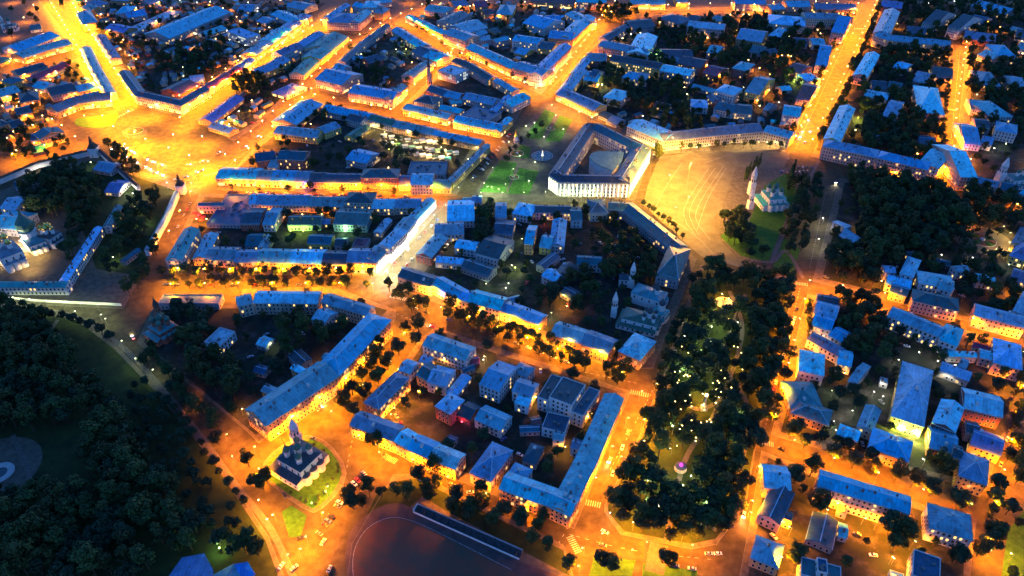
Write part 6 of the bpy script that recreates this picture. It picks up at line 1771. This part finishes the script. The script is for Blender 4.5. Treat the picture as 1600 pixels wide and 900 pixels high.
def area(where, px, spacing, scale=1.0, sv=.2, grp=None, vs=(0, 1, 2, 3, 4, 5)):
    ring = W(px); xs, ys = [p.x for p in ring], [p.y for p in ring]
    y = min(ys)
    while y < max(ys):
        x = min(xs)
        while x < max(xs):
            p = Vector((x + R.uniform(-.42, .42) * spacing, y + R.uniform(-.42, .42) * spacing))
            if inside(p, ring): TREES.append((p, 1.2 * scale * R.uniform(1 - sv, 1 + sv), where, R.choice(vs)))
            x += spacing
        y += spacing
def row(where, px, step, scale=.8, sv=.15, vs=(0, 1, 2, 4, 5), skip=.1):
    P = W(px)
    for i in range(len(P) - 1):
        L = (P[i + 1] - P[i]).length; n = max(1, int(L / step))
        for k in range(n):
            if R.random() < skip: continue
            TREES.append((P[i].lerp(P[i + 1], (k + .5) / n) + Vector((R.uniform(-1.2, 1.2), R.uniform(-1.2, 1.2))), 1.3 * scale * R.uniform(1 - sv, 1 + sv), where, R.choice(vs)))
def spots(where, px, scale=.9, vs=(0, 1, 2, 3)):
    for p in W(px): TREES.append((p, 1.25 * scale * R.uniform(.85, 1.15), where, R.choice(vs)))
area('in the upper park', "1098,425 1145,430 1125,500 1080,560 1062,600 1040,600 1075,500", 8.5, 1.0)
area('in the upper right park', "1150,432 1238,435 1222,555 1195,640 1150,620 1158,560 1168,500 1172,470", 8.2, 1.0)
area('in the middle park', "1040,600 1075,560 1145,545 1150,620 1110,640 1085,625 1065,650 1020,650", 9, .9)
area('along the left of the park', "1035,600 1060,640 1040,700 1015,780 952,800 952,785 1003,680", 8.3, 1.0)
area('along the right of the park', "1195,640 1180,700 1165,785 1120,840 1085,830 1085,770 1100,700 1130,660", 8.2, 1.05)
area('in the lower park', "1010,775 1085,770 1165,790 1120,846 1078,854 975,832 950,803", 8, .9)
area('along the park street edge', "1085,430 1095,430 1030,605 1018,605", 8, .8)
area('in the dark riverside wood', "-40,545 40,512 80,525 125,575 185,640 215,710 190,760 130,670 30,680 -40,690", 9.0, 1.15)
area('in the lower riverside wood', "-40,770 130,780 150,700 215,690 270,760 320,850 330,850 250,865 230,920 -60,930", 8.5, 1.15)
area('on the bank below the promenade', "200,600 250,630 310,715 365,800 405,870 370,890 300,810 215,690", 8.5, .62, vs=(2, 5))
area('along the riverside lawn edge', "-10,478 85,490 80,530 40,540 -20,530", 8.5, .9)
area('between promenade and sloping street', "212,560 240,555 310,625 385,715 390,740 345,700 280,630", 7.6, .85)
area('in the monastery garden', "35,300 100,262 145,275 165,300 160,350 135,370 100,345 55,345", 8.3, 1.0)
area('below the monastery cells', "105,360 140,365 128,420 100,410", 9, .8)
area('behind the monastery wall', "180,340 250,300 255,310 230,370 190,430 165,440 175,390", 8.5, .85)
area('on the slope by the fortress wall', "215,445 235,400 250,360 256,370 235,430 225,455 195,470", 7.5, .85)
area('by the pyramid tower', "165,228 190,235 225,275 215,290 185,262", 8, .8)
area('above the left orange road', "0,215 40,200 130,228 110,240 75,238 80,252 0,250", 11, .8)
area('in the dark court', "262,485 320,500 330,560 390,600 385,630 330,620 280,560", 9, 1.1)
area('behind the long terrace', "430,480 480,490 540,490 565,510 520,540 470,560 450,590 400,600 420,550 440,520", 11, 1.0)
area('in the dark wood right of the parade square', "1318,285 1440,302 1495,320 1512,375 1430,420 1370,455 1290,425 1300,380 1345,360", 8.8, 1.15)
area('along the wood and forecourt', "1500,322 1600,345 1600,360 1520,358 1505,345", 8, .9)
area('behind the white-lit road', "1310,378 1355,362 1360,400 1310,430 1285,425", 8.5, .95)
area('around the parade square church', "1128,340 1165,335 1180,385 1200,410 1170,405 1125,370", 8.5, .85)
area('right of the parade square church', "1235,285 1290,290 1255,400 1235,405 1215,390", 9.5, .85)
row('beside the tent spires', "1160,285 1180,262 1190,258", 7, .7, vs=(6,)); row('along the parade church lawn', "1240,265 1230,300", 7, .75, vs=(6, 0))
row('on the boulevard', "245,432 340,434 440,434 590,436", 8.5, .75, .2); row('on the boulevard lower side', "245,452 345,450 440,452 585,452", 8.5, .72, .2)
area('at the corner of the boulevard', "598,455 650,458 680,488 640,490 610,475", 8.5, .85)
row('on the tree-lined street', "700,485 790,520 880,556 985,596", 7.5, .8, .2); row('in the second row of the tree-lined street', "695,497 785,532 870,568 975,604", 8, .8, .2)
row('facing the long terrace', "608,535 588,575 545,625 520,655", 9, .95); row('in the second line facing the long terrace', "628,545 600,590 565,635", 11, .95)
spots('before the hipped house', "635,525 655,522 650,540 540,640 555,650")
area('in the wooded court', "932,388 985,374 1018,402 1028,432 1008,450 960,450 930,428", 9, .85); area('in the lower wooded court', "820,455 900,420 950,440 940,480 900,500 850,480", 11, .95)
area('in the dark yard', "735,330 770,335 775,375 745,395", 8.5, 1.0); spots('by the low lime-lit range', "862,338 868,336 850,345 870,350", .9)
spots('in the inner lower block', "500,340 505,348 590,355 560,375 575,378 600,330 485,300 430,385 455,385", .8)
spots('inside the market block', "600,252 590,256 610,245 625,255 635,262 570,260 490,265 475,262 480,185 495,185 510,190 500,180 620,268", .85)
row('along the stadium slope', "655,765 720,795 790,830 870,868", 10, .8); row('above the stadium slope', "640,745 700,770 770,800 830,830", 12, .75)
area('by the stadium bend', "532,770 560,770 555,800 535,800", 7, .85); area('on the slope left of the stand', "600,755 660,770 720,800 690,800 600,785", 10, .75)
spots('below the row facing the church', "570,695 580,700 592,705 650,725 660,732 680,745 745,760 735,755 815,815 848,820 860,815 842,828", .8)
spots('at the bottom lawn', "940,885 955,892 890,885 1035,880 1045,885 885,895", .75)
spots('by the church island', "412,765 418,755 390,730 400,760", .85)
row('on the southern tree street', "1222,680 1265,705 1315,725 1380,748 1440,765", 8, .95); row('on the southern tree street far side', "1225,668 1300,700 1370,730", 13, .85)
spots('beside the balcony block', "1275,800 1285,825 1268,815 1385,835 1400,850 1410,845 1395,862 1240,755 1265,745", 1.0)
row('along the river front promenade', '8,492 60,494 108,503 150,520 180,538', 8, .6, .2, (2, 5), .1); row('along the near side of the promenade', '225,598 280,650 340,735 390,800', 9, .6, .2, (2, 5), .15)
area('round the stadium bend', '535,775 580,765 615,775 570,800 545,840 530,850', 8, .75); row('behind the stand', '660,782 740,818 810,850 870,880', 8, .75)
row('on the right edge street', "1600,590 1575,690 1550,780 1540,850", 11, .9); row('on the near right edge street', "1590,700 1575,790 1570,850", 12, .85)
spots('round the square house', "1510,858 1525,870 1540,860 1550,845 1490,880 1210,895 1240,880 1485,745 1500,760 1465,730 1470,745 1450,775 1490,795", .95)
area('in the yards right of the park', "1310,460 1380,490 1400,560 1350,590 1310,560", 11, 1.0); spots('in the teal house yard', "1330,620 1320,610 1310,625 1300,600 1345,560 1360,530", .9)
row('along the street right of the park', "1232,560 1215,630 1200,670", 9, .8); row('in front of the teal house', "1235,650 1260,665", 6, .9); row('by the park-side houses', "1262,480 1258,530", 8, .6)
area('round the long blue house', "1430,560 1480,520 1560,560 1570,640 1540,620 1500,560", 14, .8); area('in the street by the pink house', "1500,430 1600,440 1600,480 1560,500 1500,480", 12, .95); area('in the gardens below the wood', "1390,420 1500,400 1560,420 1540,440 1420,450", 13, .85)
area('in front of the facade row', "1320,268 1360,275 1440,300 1440,318 1390,310 1325,290", 8, .85); area('before the tall corner block', "1490,290 1600,315 1600,335 1510,322", 8, .85)
area('in the palace garden', "1000,180 1050,170 1090,185 1095,205 1045,210 1010,195", 8.5, .9, vs=(1, 3)); row('along the palace front', "1045,240 1110,232 1225,232", 9, .6)
area('in the quarter right of the diagonal street', "945,105 1010,90 1060,110 1080,150 1040,180 980,180 950,140", 13, .95); area('in the upper quarter', "1020,50 1200,30 1260,60 1240,130 1160,120 1050,90", 15, 1.0); area('along the street bend', "925,20 985,15 1000,28 950,38", 9, .8)
area('in the gardens right of the avenue', "1325,105 1440,70 1480,90 1465,190 1460,260 1350,230 1345,190", 14, 1.05); area('in the lower gardens right of the avenue', "1350,185 1465,205 1460,270 1330,230", 11, 1.0)
area('in the upper right woods', "1400,0 1600,0 1600,170 1510,160 1505,60 1420,70", 17, 1.05); area('right of the side street', "1510,120 1600,110 1600,230 1530,220", 13, 1.0)
row('along the wide avenue left kerb', "1230,225 1285,110 1330,15", 11, .6); row('along the wide avenue right kerb', "1275,230 1320,150 1375,10", 9, .75); row('along the right side street', "1465,280 1480,110", 12, .7)
area('in front of the angled block', "1375,65 1480,70 1480,90 1380,90", 8, .85)
area('behind the bent office', "235,100 330,75 355,90 330,125 280,125", 9.5, .85); spots('on the yard near the long hall', "218,78 225,82 235,78 242,76 180,65 185,72", .8); area('near the rotunda', "360,130 405,120 425,140 400,155 370,150", 7.5, .85); row('by the lower arcade', "425,118 470,118", 9, .8)
spots('in the top left yards', "45,100 30,95 50,30 60,20 20,60 140,10 100,15 200,25 180,20 215,10 330,60 20,20 40,10 60,40 160,50 350,70 340,100", .8)
area('in the big shopping yard', "555,90 585,92 590,120 620,130 600,140 560,130", 10, .8); spots('along the shop street', "652,48 668,55 690,72 720,90 735,98 760,105 780,112 800,125 820,135 640,38 660,50", .55)
spots('behind the shop street', "775,50 785,62 670,18 680,25 415,20 430,30 820,55 870,40 850,45", .9); row('before the market block lower row', "345,300 640,307", 24, .5)
row('along the parade square range', "1000,320 1040,348 1075,385", 7, .55); spots('at the corner of the triangular office', "1025,248 1028,252 1030,246", .8); row('on the lawns', "790,260 800,240 850,200", 14, .55); spots('at the lawn street', "965,200 970,205 950,195", .7)
spots('in the middle block', "745,655 755,660 730,645 660,600 665,612 700,705 752,780 740,745 735,640 855,745 700,635", .7)
spots('in the hedge by the pavilions', "345,852 358,850 372,862 385,865 300,860 280,862 395,860 405,868", .8)
area('right of the lawns road', "1570,835 1620,800 1620,930 1565,920", 12, .45)
for p_, s_, w_ in YT: TREES.append((p_, s_, w_, R.choice((0, 1, 2, 4, 5))))
spots('in the park centre', '1085,640 1110,655 1075,680 1065,700 1095,690 1110,720 1090,740 1050,745 1070,770 1080,790 1055,800 1045,780 1040,810 1120,600 1125,570 1110,560 1135,545 1140,530 1120,520 1135,500 1155,485 1150,500 1145,455 1160,445 1115,640 1130,660 1140,640 1080,620 1060,640', 1.05)
row('in the hedge of the church island', '428,730 450,708 478,692 508,710 530,735 512,765 490,792 460,772 430,748', 2.6, .22, .1, (5,), .05)
KEEP = [(gp(1063, 736), 9), (gp(1099, 645), 9), (gp(1131, 476), 11), (gp(1063, 745), 8)] + [(l[0], 3.2) for l in LAMPS if l[4].startswith('the park')]
TREES = [t for t in TREES if all((t[0] - k).length > r_ for k, r_ in KEEP)]
TREES = [t for t in TREES if not near_building(t[0], 2.4 if t[1] > .9 else 1.4)]
vis = []
for t in TREES:
    x, y, d = proj(t[0], 8)
    vis.append((d if -20 < x < 1620 and -20 < y < 930 else d + 5000, t))
vis.sort(key=lambda a: a[0])
KN = ['round dark', 'broad leafy', 'low bushy', 'tall spreading', 'narrow upright', 'small dense', 'slim conical']
for d, (p, s, where, v) in vis[:300]:
    t = thing('tree', '%s tree %s' % (KN[v], where), 'tree', (p.x, p.y, .1), R.uniform(0, 6.28), 'trees ' + where)
    sz = R.uniform(.9, 1.12); t.scale = (s, s, s * sz)
    for nm, me in (('trunk', VAR[v][0]), ('crown', VAR[v][1])):
        o = bpy.data.objects.new(nm, me); COL.objects.link(o); o.parent = t
T_ = [o for o in bpy.data.objects if o.type == 'EMPTY' and o.name.startswith('tree')]
cells(T_); ordinals(T_)
# the others, past the first three hundred: one object that instances the same trees
rest = vis[300:]
src = bpy.data.collections.new('tree_kinds')
for v in range(len(VAR)):
    o = bpy.data.objects.new('tree_kind', VAR[v][2].mesh('tree_kind', [BARK, VAR[v][3]])); src.objects.link(o)
names = sorted(o.name for o in src.objects)
me = bpy.data.meshes.new('more_trees')
me.from_pydata([(t[0].x, t[0].y, .1) for d, t in rest], [], [])
for nm, ty, vals in (('scl', 'FLOAT', [t[1] for d, t in rest]), ('rot', 'FLOAT', [R.uniform(0, 6.28) for _ in rest]), ('idx', 'INT', [t[3] for d, t in rest])):
    me.attributes.new(nm, ty, 'POINT').data.foreach_set('value', vals)
fo = bpy.data.objects.new('distant_trees', me); COL.objects.link(fo); tag(fo, kind='stuff')
g = bpy.data.node_groups.new('tree_planting', 'GeometryNodeTree')
g.interface.new_socket('Geometry', in_out='INPUT', socket_type='NodeSocketGeometry'); g.interface.new_socket('Geometry', in_out='OUTPUT', socket_type='NodeSocketGeometry')
gi, go = g.nodes.new('NodeGroupInput'), g.nodes.new('NodeGroupOutput')
iop = g.nodes.new('GeometryNodeInstanceOnPoints'); ci = g.nodes.new('GeometryNodeCollectionInfo'); ci.inputs['Collection'].default_value = src
ci.inputs['Separate Children'].default_value = True; ci.inputs['Reset Children'].default_value = True
def na(n, ty):
    q = g.nodes.new('GeometryNodeInputNamedAttribute'); q.data_type = ty; q.inputs['Name'].default_value = n; return q.outputs['Attribute']
cx = g.nodes.new('ShaderNodeCombineXYZ'); g.links.new(na('rot', 'FLOAT'), cx.inputs['Z'])
g.links.new(gi.outputs[0], iop.inputs['Points']); g.links.new(ci.outputs[0], iop.inputs['Instance']); iop.inputs['Pick Instance'].default_value = True
g.links.new(na('idx', 'INT'), iop.inputs['Instance Index']); g.links.new(cx.outputs[0], iop.inputs['Rotation']); g.links.new(na('scl', 'FLOAT'), iop.inputs['Scale'])
g.links.new(iop.outputs[0], go.inputs[0])
fo.modifiers.new('planting', 'NODES').node_group = g
print('COUNTS lamps', nl, 'lights', LIGHTS[0], 'cars', nc, 'trees', len(TREES), 'objects', len(bpy.data.objects))
